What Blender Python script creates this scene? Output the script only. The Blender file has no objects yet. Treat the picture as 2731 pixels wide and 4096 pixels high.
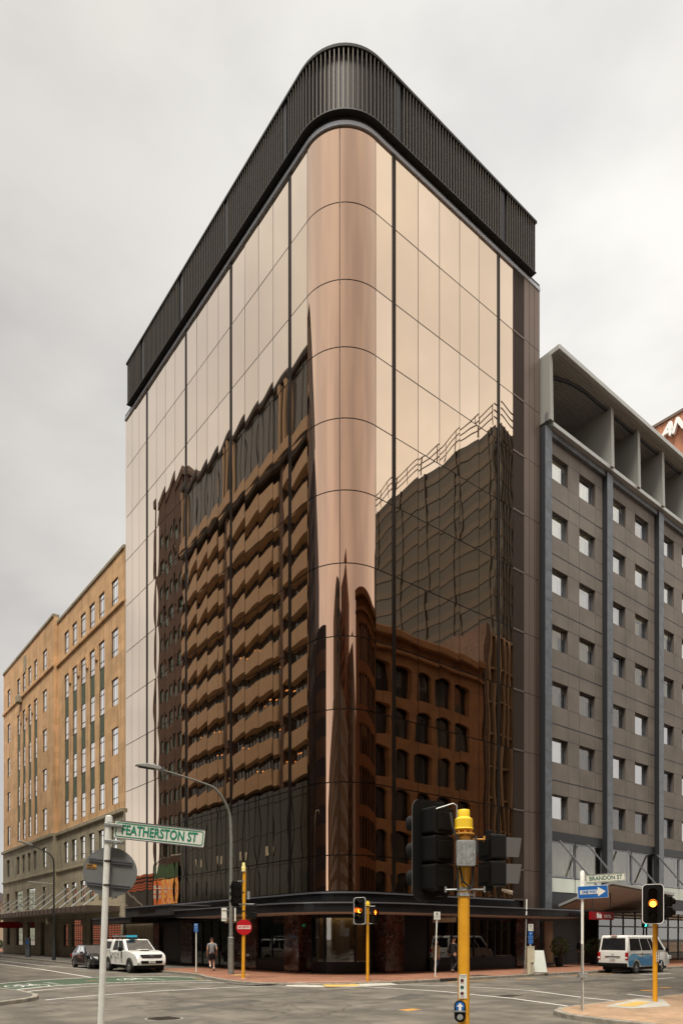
import bpy, bmesh, math, random
from mathutils import Vector, Matrix
PI = math.pi
S = bpy.context.scene
COL = S.collection
# ---------------------------------------------------------------- camera, sky, sun, exposure
HEAD = math.radians(-38.48)                 # world axes follow the two streets: x along one street, y along the other
cam = bpy.data.cameras.new('camera'); camo = bpy.data.objects.new('camera', cam); COL.objects.link(camo)
camo.location = (-20.38, -25.96, 1.9); camo.rotation_euler = (PI/2, 0, HEAD)
cam.sensor_fit = 'HORIZONTAL'; cam.sensor_width = 36; cam.lens = 36*2806/2731
cam.shift_y = (3751-2048)/2731; cam.clip_start = .1; cam.clip_end = 3000
S.camera = camo
S.view_settings.view_transform = 'Standard'; S.view_settings.look = 'None'; S.view_settings.gamma = 1
EXPO = 1.35
S.view_settings.exposure = EXPO
SUN_EL = 64; SUN_AZ_VEC = (-.80, -.60)       # horizontal direction towards the sun
K = 1/2**EXPO
w = bpy.data.worlds.new("World"); S.world = w; w.use_nodes = True
nt = w.node_tree; nt.nodes.clear()
def N(nt, t, **k):
    n = nt.nodes.new(t)
    for a, b in k.items(): setattr(n, a, b)
    return n
def L(nt, a, b): nt.links.new(a, b)
def math_(nt, op, a, b=None, c=None, clamp=False):
    n = nt.nodes.new('ShaderNodeMath'); n.operation = op; n.use_clamp = clamp
    for i, x in enumerate((a, b, c)):
        if x is None: continue
        if isinstance(x, (int, float)): n.inputs[i].default_value = x
        else: nt.links.new(x, n.inputs[i])
    return n.outputs[0]
def ramp(nt, fac, stops, interp='LINEAR'):
    n = nt.nodes.new('ShaderNodeValToRGB'); n.color_ramp.interpolation = interp
    e = n.color_ramp.elements
    while len(e) < len(stops): e.new(.5)
    for i, (p, c) in enumerate(stops):
        e[i].position = p; e[i].color = (c[0], c[1], c[2], 1)
    if fac is not None: nt.links.new(fac, n.inputs[0])
    return n.outputs[0]
def dotn(nt, vec, d):
    n = nt.nodes.new('ShaderNodeVectorMath'); n.operation = 'DOT_PRODUCT'
    nt.links.new(vec, n.inputs[0]); n.inputs[1].default_value = d
    return n.outputs['Value']
def mixc(nt, fac, a, b, blend='MIX'):
    n = nt.nodes.new('ShaderNodeMix'); n.data_type = 'RGBA'; n.blend_type = blend
    for s, x in ((n.inputs[0], fac), (n.inputs[6], a), (n.inputs[7], b)):
        if isinstance(x, (int, float)): s.default_value = x
        elif isinstance(x, (tuple, list)): s.default_value = (x[0], x[1], x[2], 1)
        else: nt.links.new(x, s)
    return n.outputs[2]
tc = N(nt, 'ShaderNodeTexCoord'); D_ = tc.outputs['Generated']
front = dotn(nt, D_, (.6222, .7829, 0)); right = dotn(nt, D_, (.7828, -.6222, 0)); up = dotn(nt, D_, (0, 0, 1))
mp = N(nt, 'ShaderNodeMapping'); mp.inputs['Scale'].default_value = (1.6, 1.6, 3.2); L(nt, D_, mp.inputs[0])
nz = N(nt, 'ShaderNodeTexNoise'); nz.inputs['Scale'].default_value = 1.7; nz.inputs['Detail'].default_value = 5; nz.inputs['Roughness'].default_value = .5
L(nt, mp.outputs[0], nz.inputs['Vector'])
cl = ramp(nt, nz.outputs[0], [(.34, (.85, .85, .87)), (.66, (1.11, 1.105, 1.09))], 'EASE')
rfac = math_(nt, 'MULTIPLY_ADD', right, 1.15, .5, clamp=True)
base = ramp(nt, rfac, [(0, (.64, .61, .575)), (.3, (.77, .745, .70)), (.62, (.95, .93, .88)), (1, (1.03, 1.0, .945))])
bk = math_(nt, 'MULTIPLY_ADD', front, -1.25, .80, clamp=True)             # 0 in front, 1 behind
elg = ramp(nt, up, [(0, (2.05, 1.98, 1.88)), (.2, (1.62, 1.54, 1.44)), (.45, (1.36, 1.28, 1.18)), (.74, (1.18, 1.10, 1.0))])
b1 = mixc(nt, bk, base, elg)
dk = dotn(nt, D_, (-.20, -.98, 0)); dkf = math_(nt, 'MULTIPLY_ADD', dk, 2.2, -.95, clamp=True)
b1 = mixc(nt, dkf, b1, mixc(nt, 1, b1, ramp(nt, up, [(.05, (1, .99, .98)), (.65, (.62, .58, .55))]), 'MULTIPLY'))
b1 = mixc(nt, 1.0, b1, cl, 'MULTIPLY')
zen = math_(nt, 'MULTIPLY_ADD', up, 5.0, -4.1, clamp=True)
b1 = mixc(nt, zen, b1, (5.0, 4.85, 4.6))
gnd = math_(nt, 'MULTIPLY_ADD', up, -12, 0, clamp=True)
b1 = mixc(nt, gnd, b1, (.22, .21, .19))
sky = N(nt, 'ShaderNodeTexSky'); sky.sky_type = 'NISHITA'; sky.sun_disc = False
sky.sun_elevation = math.radians(SUN_EL); sky.sun_rotation = math.atan2(SUN_AZ_VEC[0], SUN_AZ_VEC[1])
bg = N(nt, 'ShaderNodeBackground'); bg.inputs[1].default_value = K; L(nt, b1, bg.inputs[0])
bg2 = N(nt, 'ShaderNodeBackground'); bg2.inputs[1].default_value = .05; L(nt, sky.outputs[0], bg2.inputs[0])
mx = N(nt, 'ShaderNodeMixShader'); mx.inputs[0].default_value = .08
L(nt, bg.outputs[0], mx.inputs[1]); L(nt, bg2.outputs[0], mx.inputs[2])
wo = N(nt, 'ShaderNodeOutputWorld'); L(nt, mx.outputs[0], wo.inputs[0])
sl = bpy.data.lights.new('sun', 'SUN'); sl.energy = 1.5; sl.angle = math.radians(18); sl.color = (1, .93, .82)
so = bpy.data.objects.new('sun', sl); COL.objects.link(so)
dv = Vector((SUN_AZ_VEC[0]*math.cos(math.radians(SUN_EL)), SUN_AZ_VEC[1]*math.cos(math.radians(SUN_EL)), math.sin(math.radians(SUN_EL))))
so.rotation_euler = dv.to_track_quat('Z', 'Y').to_euler(); so.location = (0, 0, 120)

# ---------------------------------------------------------------- materials
M = {}
def mat(name, col, rough=.6, metal=0, var=0, vs=3.0, bump=0, bs=30, col2=None, spec=.5, emit=None, es=1, stretch=None, cc=0):
    m = bpy.data.materials.new(name); m.use_nodes = True; nt = m.node_tree
    p = nt.nodes['Principled BSDF']
    p.inputs['Roughness'].default_value = rough; p.inputs['Metallic'].default_value = metal
    p.inputs['Specular IOR Level'].default_value = spec
    p.inputs['Coat Weight'].default_value = cc; p.inputs['Coat Roughness'].default_value = .05
    geo = N(nt, 'ShaderNodeNewGeometry'); vec = geo.outputs['Position']
    if stretch:
        mp = N(nt, 'ShaderNodeMapping'); mp.inputs['Scale'].default_value = stretch; L(nt, vec, mp.inputs[0]); vec = mp.outputs[0]
    if var:
        n = N(nt, 'ShaderNodeTexNoise'); n.inputs['Scale'].default_value = vs; n.inputs['Detail'].default_value = 6
        L(nt, vec, n.inputs['Vector'])
        c2 = col2 or tuple(min(1, c*(1+var)) for c in col); c1 = col if col2 else tuple(c*(1-var) for c in col)
        r = ramp(nt, n.outputs[0], [(.3, c1), (.7, c2)]); L(nt, r, p.inputs['Base Color'])
        rr = math_(nt, 'MULTIPLY_ADD', n.outputs[0], .2, max(0, rough-.1)); L(nt, rr, p.inputs['Roughness'])
    else: p.inputs['Base Color'].default_value = (*col, 1)
    if bump:
        n = N(nt, 'ShaderNodeTexNoise'); n.inputs['Scale'].default_value = bs; n.inputs['Detail'].default_value = 4
        L(nt, vec, n.inputs['Vector'])
        b = N(nt, 'ShaderNodeBump'); b.inputs['Strength'].default_value = bump; b.inputs['Distance'].default_value = .02
        L(nt, n.outputs[0], b.inputs['Height']); L(nt, b.outputs[0], p.inputs['Normal'])
    if emit: p.inputs['Emission Color'].default_value = (*emit, 1); p.inputs['Emission Strength'].default_value = es
    M[name] = m; return m
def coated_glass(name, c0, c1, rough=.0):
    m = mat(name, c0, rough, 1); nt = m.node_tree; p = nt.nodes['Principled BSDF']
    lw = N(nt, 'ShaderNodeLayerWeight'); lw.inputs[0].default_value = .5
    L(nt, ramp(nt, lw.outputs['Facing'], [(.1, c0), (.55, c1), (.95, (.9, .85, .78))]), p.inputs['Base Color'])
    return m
coated_glass('copper_glass', (.66, .50, .37), (.74, .60, .46))
coated_glass('copper_glass_warm', (.64, .475, .345), (.71, .57, .43))
coated_glass('copper_glass_pale', (.675, .52, .39), (.76, .62, .485))
coated_glass('curved_copper_glass', (.405, .255, .178), (.60, .44, .33))
def pane(name, tint, refl, rcol=(1, 1, 1), rough=.01):
    m = bpy.data.materials.new(name); m.use_nodes = True; nt = m.node_tree; nt.nodes.clear()
    o = N(nt, 'ShaderNodeOutputMaterial'); mx = N(nt, 'ShaderNodeMixShader')
    t = N(nt, 'ShaderNodeBsdfTransparent'); t.inputs[0].default_value = (*tint, 1)
    g = N(nt, 'ShaderNodeBsdfAnisotropic'); g.inputs['Color'].default_value = (*rcol, 1); g.inputs['Roughness'].default_value = rough
    lw = N(nt, 'ShaderNodeFresnel'); lw.inputs[0].default_value = 1.5
    L(nt, math_(nt, 'ADD', lw.outputs[0], refl, clamp=True), mx.inputs[0])
    L(nt, t.outputs[0], mx.inputs[1]); L(nt, g.outputs[0], mx.inputs[2]); L(nt, mx.outputs[0], o.inputs[0])
    M[name] = m; return m
pane('shop_glass', (.55, .5, .42), .06)
pane('window_glass', (.75, .78, .76), .8, (1, 1, 1))
pane('curtain_glass', (.95, .95, .9), .05)
pane('upper_glass', (.85, .85, .8), .42, (.95, .96, .94))
pane('hotel_glass', (.8, .8, .74), .30)
pane('car_glass', (.25, .27, .26), .12)
mat('asphalt', (.14, .124, .10), .85, var=.22, vs=1.2, bump=.5, bs=90)
def patchy(m, amt=.25, sc=.12, fine=140, fa=.35):
    nt = m.node_tree; p = nt.nodes['Principled BSDF']; geo = N(nt, 'ShaderNodeNewGeometry')
    src = p.inputs['Base Color'].links[0].from_socket
    a = N(nt, 'ShaderNodeTexNoise'); a.inputs['Scale'].default_value = sc*6; a.inputs['Detail'].default_value = 8; L(nt, geo.outputs['Position'], a.inputs['Vector'])
    b = N(nt, 'ShaderNodeTexNoise'); b.inputs['Scale'].default_value = fine; b.inputs['Detail'].default_value = 2; L(nt, geo.outputs['Position'], b.inputs['Vector'])
    r1 = ramp(nt, a.outputs[0], [(.35, (1-amt,)*3), (.65, (1+amt*.6,)*3)])
    r2 = ramp(nt, b.outputs[0], [(.35, (1-fa,)*3), (.68, (1+fa,)*3)])
    c = mixc(nt, 1, src, r1, 'MULTIPLY'); c = mixc(nt, 1, c, r2, 'MULTIPLY')
    L(nt, c, p.inputs['Base Color'])
def scuffs(m, col=(.12, .07, .02), sc=16):
    nt = m.node_tree; p = nt.nodes['Principled BSDF']; src = p.inputs['Base Color'].links[0].from_socket; geo = N(nt, 'ShaderNodeNewGeometry')
    n = N(nt, 'ShaderNodeTexNoise'); n.inputs['Scale'].default_value = sc; n.inputs['Detail'].default_value = 8; n.inputs['Roughness'].default_value = .7; L(nt, geo.outputs['Position'], n.inputs['Vector'])
    L(nt, mixc(nt, ramp(nt, n.outputs[0], [(.32, (1, 1, 1)), (.37, (0, 0, 0))]), src, col), p.inputs['Base Color'])
patchy(M['asphalt'], .27, .1)
def cracks(m):
    nt = m.node_tree; p = nt.nodes['Principled BSDF']; src = p.inputs['Base Color'].links[0].from_socket; geo = N(nt, 'ShaderNodeNewGeometry')
    n = N(nt, 'ShaderNodeTexNoise'); n.inputs['Scale'].default_value = .8; n.inputs['Detail'].default_value = 6; L(nt, geo.outputs['Position'], n.inputs['Vector'])
    va = N(nt, 'ShaderNodeVectorMath'); va.operation = 'MULTIPLY_ADD'; va.inputs[1].default_value = (1.3,)*3; L(nt, n.outputs['Color'], va.inputs[0]); L(nt, geo.outputs['Position'], va.inputs[2])
    v = N(nt, 'ShaderNodeTexVoronoi'); v.feature = 'DISTANCE_TO_EDGE'; v.inputs['Scale'].default_value = .16; L(nt, va.outputs[0], v.inputs['Vector'])
    ln = ramp(nt, v.outputs[0], [(0, (.55, .55, .55)), (.006, (1, 1, 1))])
    mp = N(nt, 'ShaderNodeMapping'); mp.inputs['Scale'].default_value = (.9, .07, 1); L(nt, geo.outputs['Position'], mp.inputs[0])
    w_ = N(nt, 'ShaderNodeTexNoise'); w_.inputs['Scale'].default_value = 1.0; w_.inputs['Detail'].default_value = 3; L(nt, mp.outputs[0], w_.inputs['Vector'])
    wr = ramp(nt, w_.outputs[0], [(.38, (.84, .84, .84)), (.6, (1.05, 1.045, 1.03))])
    st_ = N(nt, 'ShaderNodeTexNoise'); st_.inputs['Scale'].default_value = 5; st_.inputs['Detail'].default_value = 2; L(nt, geo.outputs['Position'], st_.inputs['Vector'])
    sr = ramp(nt, st_.outputs[0], [(.27, (.55, .55, .55)), (.33, (1, 1, 1))])
    c = mixc(nt, 1, src, ln, 'MULTIPLY'); c = mixc(nt, 1, c, wr, 'MULTIPLY'); c = mixc(nt, 1, c, sr, 'MULTIPLY'); L(nt, c, p.inputs['Base Color'])
cracks(M['asphalt'])
mat('path_asphalt', (.12, .108, .09), .9, var=.2, vs=2, bump=.4, bs=60); patchy(M['path_asphalt'], .2)
mat('kerb_stone', (.26, .235, .19), .85, var=.3, vs=5, bump=.4, bs=40)
mat('concrete_pale', (.42, .40, .34), .85, var=.15, vs=3, bump=.2)
mat('tactile_yellow', (.55, .36, .10), .7, var=.25, vs=20)
mat('road_paint', (.72, .71, .66), .7, var=.16, vs=9)
mat('orange_paint', (.62, .30, .05), .7, var=.3, vs=20)
mat('green_paint', (.055, .085, .052), .8, var=.25, vs=3, bump=.3, bs=80)
mat('iron', (.06, .05, .042), .6, .4, var=.3, vs=20, bump=.6, bs=60)
def brick(name, c1, c2, mortar, sw, sh, scale=1, swap=None, bumpd=.3, msize=.02, rough=.8, offset=.5, nsc=.9, nlo=.74):
    m = mat(name, c1, rough); nt = m.node_tree; p = nt.nodes['Principled BSDF']
    geo = N(nt, 'ShaderNodeNewGeometry'); sep = N(nt, 'ShaderNodeSeparateXYZ'); L(nt, geo.outputs['Position'], sep.inputs[0])
    cb = N(nt, 'ShaderNodeCombineXYZ')
    if swap == 'yz': L(nt, sep.outputs[1], cb.inputs[0]); L(nt, sep.outputs[2], cb.inputs[1])
    elif swap == 'xz': L(nt, sep.outputs[0], cb.inputs[0]); L(nt, sep.outputs[2], cb.inputs[1])
    else: L(nt, sep.outputs[0], cb.inputs[0]); L(nt, sep.outputs[1], cb.inputs[1])
    b = N(nt, 'ShaderNodeTexBrick'); b.offset = offset; L(nt, cb.outputs[0], b.inputs['Vector'])
    b.inputs['Color1'].default_value = (*c1, 1); b.inputs['Color2'].default_value = (*c2, 1); b.inputs['Mortar'].default_value = (*mortar, 1)
    b.inputs['Scale'].default_value = scale; b.inputs['Brick Width'].default_value = sw; b.inputs['Row Height'].default_value = sh; b.inputs['Mortar Size'].default_value = msize
    n = N(nt, 'ShaderNodeTexNoise'); n.inputs['Scale'].default_value = nsc; n.inputs['Detail'].default_value = 9; L(nt, geo.outputs['Position'], n.inputs['Vector'])
    r = ramp(nt, n.outputs[0], [(.3, (nlo,)*3), (.7, (1.1, 1.09, 1.06))])
    cc = mixc(nt, 1, b.outputs[0], r, 'MULTIPLY')
    if 'stone' in name:
        mp = N(nt, 'ShaderNodeMapping'); mp.inputs['Scale'].default_value = (2.2, 2.2, .12); L(nt, geo.outputs['Position'], mp.inputs[0])
        q = N(nt, 'ShaderNodeTexNoise'); q.inputs['Scale'].default_value = 1.2; q.inputs['Detail'].default_value = 5; L(nt, mp.outputs[0], q.inputs['Vector'])
        cc = mixc(nt, 1, cc, ramp(nt, q.outputs[0], [(.30, (.66, .64, .60)), (.47, (1, 1, 1)), (.72, (1.05, 1.05, 1.05))]), 'MULTIPLY')
    L(nt, cc, p.inputs['Base Color'])
    bp = N(nt, 'ShaderNodeBump'); bp.inputs['Strength'].default_value = bumpd; bp.inputs['Distance'].default_value = .01
    L(nt, b.outputs['Fac'], bp.inputs['Height']); bp.invert = True; L(nt, bp.outputs[0], p.inputs['Normal'])
    return m
brick('brick_paving', (.25, .105, .06), (.33, .15, .085), (.12, .07, .045), .24, .12, msize=.006)
brick('tan_paving', (.38, .25, .15), (.46, .31, .20), (.2, .12, .07), .24, .12, msize=.006)
brick('sandstone', (.60, .378, .195), (.74, .47, .25), (.60, .385, .21), 1.25, .65, swap='yz', msize=.008, nsc=.5, nlo=.86)
brick('grey_stone', (.33, .29, .205), (.39, .345, .245), (.26, .23, .165), 1.25, .65, swap='yz', msize=.012, nsc=.6, nlo=.84)
brick('heritage_wall', (.20, .097, .040), (.222, .108, .046), (.15, .07, .03), 2.6, 3.6, swap='xz', msize=.03, bumpd=.1)
brick('heritage_side', (.22, .095, .035), (.25, .105, .04), (.17, .07, .03), 2.5, 3.6, swap='yz', msize=.03, bumpd=.1)
brick('brown_tile', (.085, .052, .04), (.10, .062, .047), (.05, .03, .022), 1.2, .58, swap='yz', msize=.02, bumpd=.1)
brick('orange_cladding', (.42, .18, .10), (.45, .20, .11), (.2, .09, .05), 1.5, 3.4, swap='yz', msize=.03, bumpd=.1, offset=0)
mat('band_concrete', (.37, .275, .185), .8, var=.08, vs=1)
mat('black_metal', (.012, .012, .014), .35, .6)
mat('dark_shell', (.02, .014, .01), .5)
mat('joint_trim', (.05, .038, .03), .3, .8)
mat('fascia_black', (.018, .018, .02), .32, .3, var=.2, vs=.7)
mat('fin_dark', (.009, .0085, .0085), .75)
mat('soffit_dark', (.25, .245, .23), .7, 0)
mat('fin_metal', (.19, .165, .13), .55, .3)
mat('screen_metal', (.030, .026, .025), .6, .15)
mat('head_trim', (.42, .44, .47), .4, .4)
mat('trim_grey', (.26, .27, .29), .35, .7)
mat('brown_metal', (.17, .125, .10), .38, .7, var=.06, vs=.5)
mat('louvre_brown', (.06, .04, .03), .5, .5)
mat('teal_window', (.07, .115, .10), .15, .2)
mat('grid_concrete', (.22, .155, .10), .8)
mat('window_dark', (.018, .018, .02), .06, 0, spec=.8)
mat('teal_glass', (.008, .018, .017), .15, 0, spec=.35)
mat('smoke_glass', (.05, .052, .055), .1, .15, spec=.8)
mat('green_spandrel', (.13, .16, .115), .5, .3, var=.4, vs=9, bump=.9, bs=14)
mat('frame_dark', (.035, .04, .04), .5, .2)
mat('curtain', (.88, .86, .68), .9, var=.18, vs=2.0, stretch=(14, 14, .6))
mat('hotel_blind', (.70, .66, .48), .8)
mat('blind_cream', (.75, .72, .6), .8)
mat('hotel_panel', (.185, .16, .135), .7, .1, var=.2, vs=.6)
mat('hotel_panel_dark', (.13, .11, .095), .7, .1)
mat('zinc', (.15, .165, .185), .45, .4, var=.25, vs=2.2)
mat('zinc_dark', (.035, .037, .042), .5, .4)
mat('canopy_metal', (.44, .45, .43), .45, .4, var=.05, vs=1)
mat('white_panel', (.62, .66, .60), .5, var=.04, vs=1)
mat('white_soffit', (.42, .36, .31), .7)
mat('hotel_red', (.27, .004, .008), .6, spec=.2)
mat('white_plastic', (.8, .8, .78), .4)
mat('yellow_paint', (.66, .30, .012), .45, var=.16, vs=6, col2=(.78, .37, .016), bump=.08, bs=30)
scuffs(M['yellow_paint'])
mat('yellow_cap', (.92, .60, .03), .4)
mat('pale_yellow', (.78, .68, .26), .4)
mat('white_post', (.80, .80, .74), .45, var=.08, vs=9)
mat('galvanised', (.34, .35, .34), .5, .5, var=.3, vs=25)
mat('lamp_post_grey', (.22, .225, .20), .65, .3, var=.35, vs=18)
mat('sign_back', (.19, .195, .19), .55, .3, var=.06, vs=4)
mat('sign_white', (.74, .74, .66), .45, var=.05, vs=20)
mat('sign_green', (.0, .22, .12), .45)
mat('sign_green_dark', (.01, .11, .06), .45)
mat('sign_blue', (.01, .115, .40), .4)
mat('sign_red', (.45, .005, .012), .4)
mat('black_plastic', (.006, .0055, .005), .55, spec=.2)
mat('visor_grey', (.11, .105, .10), .5)
mat('rubber', (.016, .015, .014), .8)
mat('ink', (.02, .02, .02), .6)
mat('car_white', (.78, .78, .74), .28, cc=.6)
mat('car_black', (.008, .009, .012), .16, .2, cc=1)
mat('car_silver', (.35, .36, .38), .3, .6, cc=.6)
mat('alloy', (.5, .5, .5), .3, .9)
mat('headlight', (.75, .78, .8), .08, .3, cc=1)
mat('tail_red', (.35, .008, .008), .15, cc=1)
mat('blue_graphic', (.03, .19, .40), .3, cc=.6)
mat('blue_graphic_pale', (.13, .33, .52), .3, cc=.6)
mat('cyan', (.05, .5, .75), .5)
mat('amber_lit', (.9, .45, .02), .3, emit=(1, .48, .04), es=2.2)
mat('amber_glow', (.85, .16, .01), .35)  # orange colour stands in for the lamp's glow on its visor
mat('redman_lit', (.9, .2, .02), .3, emit=(1, .13, .01), es=3)
mat('green_lit', (.1, .9, .6), .3, emit=(.05, 1, .65), es=2)
mat('lens_off', (.02, .018, .016), .2)
mat('skin', (.48, .27, .19), .6); mat('hair', (.02, .013, .01), .7)
mat('tee_grey', (.20, .20, .21), .85, var=.1, vs=12); mat('shorts_navy', (.008, .01, .016), .8)
mat('sock_white', (.7, .7, .68), .8); mat('shoe', (.03, .03, .03), .6)
mat('coat_tan', (.33, .23, .11), .85); mat('cloth_black', (.012, .012, .014), .85); mat('jeans', (.03, .045, .08), .85); mat('trouser_khaki', (.14, .12, .08), .85)
mat('cabinet_cream', (.56, .50, .36), .6, var=.08, vs=6)
mat('brown_interior', (.38, .29, .19), .8, var=.25, vs=1.5, stretch=(2, 2, .25))
mat('beige_interior', (.62, .50, .33), .8, var=.2, vs=1.5, stretch=(2, 2, .25))
mat('timber_interior', (.23, .13, .07), .7)
mat('leaf', (.035, .065, .015), .6, var=.5, vs=6); mat('leaf_light', (.08, .12, .03), .6, var=.4, vs=6); mat('bark', (.08, .06, .04), .9)
mat('hill_green', (.10, .105, .075), 1, var=.35, vs=.15)
mat('roof_grey', (.16, .16, .16), .8)
mat('cream_wall', (.45, .40, .30), .8)
mat('poster_green', (.02, .10, .02), .5, var=.5, vs=1.2)
# generic billboard print
def blobs(name, cols, sc, stretch=(1, 1, .5)):
    m = mat(name, cols[0], .5); nt = m.node_tree; p = nt.nodes['Principled BSDF']; geo = N(nt, 'ShaderNodeNewGeometry')
    mp = N(nt, 'ShaderNodeMapping'); mp.inputs['Scale'].default_value = stretch; L(nt, geo.outputs['Position'], mp.inputs[0])
    n = N(nt, 'ShaderNodeTexNoise'); n.inputs['Scale'].default_value = sc; n.inputs['Detail'].default_value = 4; L(nt, mp.outputs[0], n.inputs['Vector'])
    k = len(cols); c = ramp(nt, n.outputs[0], [(.3+.4*i/(k-1), cc) for i, cc in enumerate(cols)]); L(nt, c, p.inputs['Base Color'])
    L(nt, c, p.inputs['Emission Color']); p.inputs['Emission Strength'].default_value = .12
blobs('poster_warm', [(.05, .01, .005), (.55, .10, .01), (.9, .55, .12), (.5, .03, .01), (.95, .75, .4)], 1.6)
blobs('poster_orange', [(.55, .10, .01), (.75, .2, .02)], .8)
# red marble with pale veins
def marble():
    m = mat('red_marble', (.06, .02, .015), .12, cc=.3); nt = m.node_tree; p = nt.nodes['Principled BSDF']; geo = N(nt, 'ShaderNodeNewGeometry')
    n = N(nt, 'ShaderNodeTexNoise'); n.inputs['Scale'].default_value = 2.2; n.inputs['Detail'].default_value = 4; L(nt, geo.outputs['Position'], n.inputs['Vector'])
    va = N(nt, 'ShaderNodeVectorMath'); va.operation = 'MULTIPLY_ADD'; va.inputs[1].default_value = (.55,)*3
    L(nt, n.outputs['Color'], va.inputs[0]); L(nt, geo.outputs['Position'], va.inputs[2])
    v = N(nt, 'ShaderNodeTexVoronoi'); v.feature = 'DISTANCE_TO_EDGE'; v.inputs['Scale'].default_value = 3.2; L(nt, va.outputs[0], v.inputs['Vector'])
    vein = ramp(nt, v.outputs[0], [(0, (1, 1, 1)), (.03, (0, 0, 0))])
    n2 = N(nt, 'ShaderNodeTexNoise'); n2.inputs['Scale'].default_value = 1.3; L(nt, geo.outputs['Position'], n2.inputs['Vector'])
    msk = ramp(nt, n2.outputs[0], [(.42, (0, 0, 0)), (.6, (.8, .8, .8))])
    f = mixc(nt, 1, vein, msk, 'MULTIPLY')
    base = ramp(nt, n.outputs[0], [(.35, (.03, .012, .01)), (.7, (.10, .035, .025))])
    L(nt, mixc(nt, f, base, (.40, .33, .29)), p.inputs['Base Color'])
marble()
def perforated():
    m = mat('perforated_metal', (.34, .345, .315), .5, .3); nt = m.node_tree; p = nt.nodes['Principled BSDF']; geo = N(nt, 'ShaderNodeNewGeometry')
    v = N(nt, 'ShaderNodeTexVoronoi'); v.inputs['Scale'].default_value = 9; v.inputs['Randomness'].default_value = 0; L(nt, geo.outputs['Position'], v.inputs['Vector'])
    L(nt, ramp(nt, v.outputs[0], [(.25, (.20, .20, .185)), (.38, (.36, .365, .335))]), p.inputs['Base Color'])
perforated()

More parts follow.
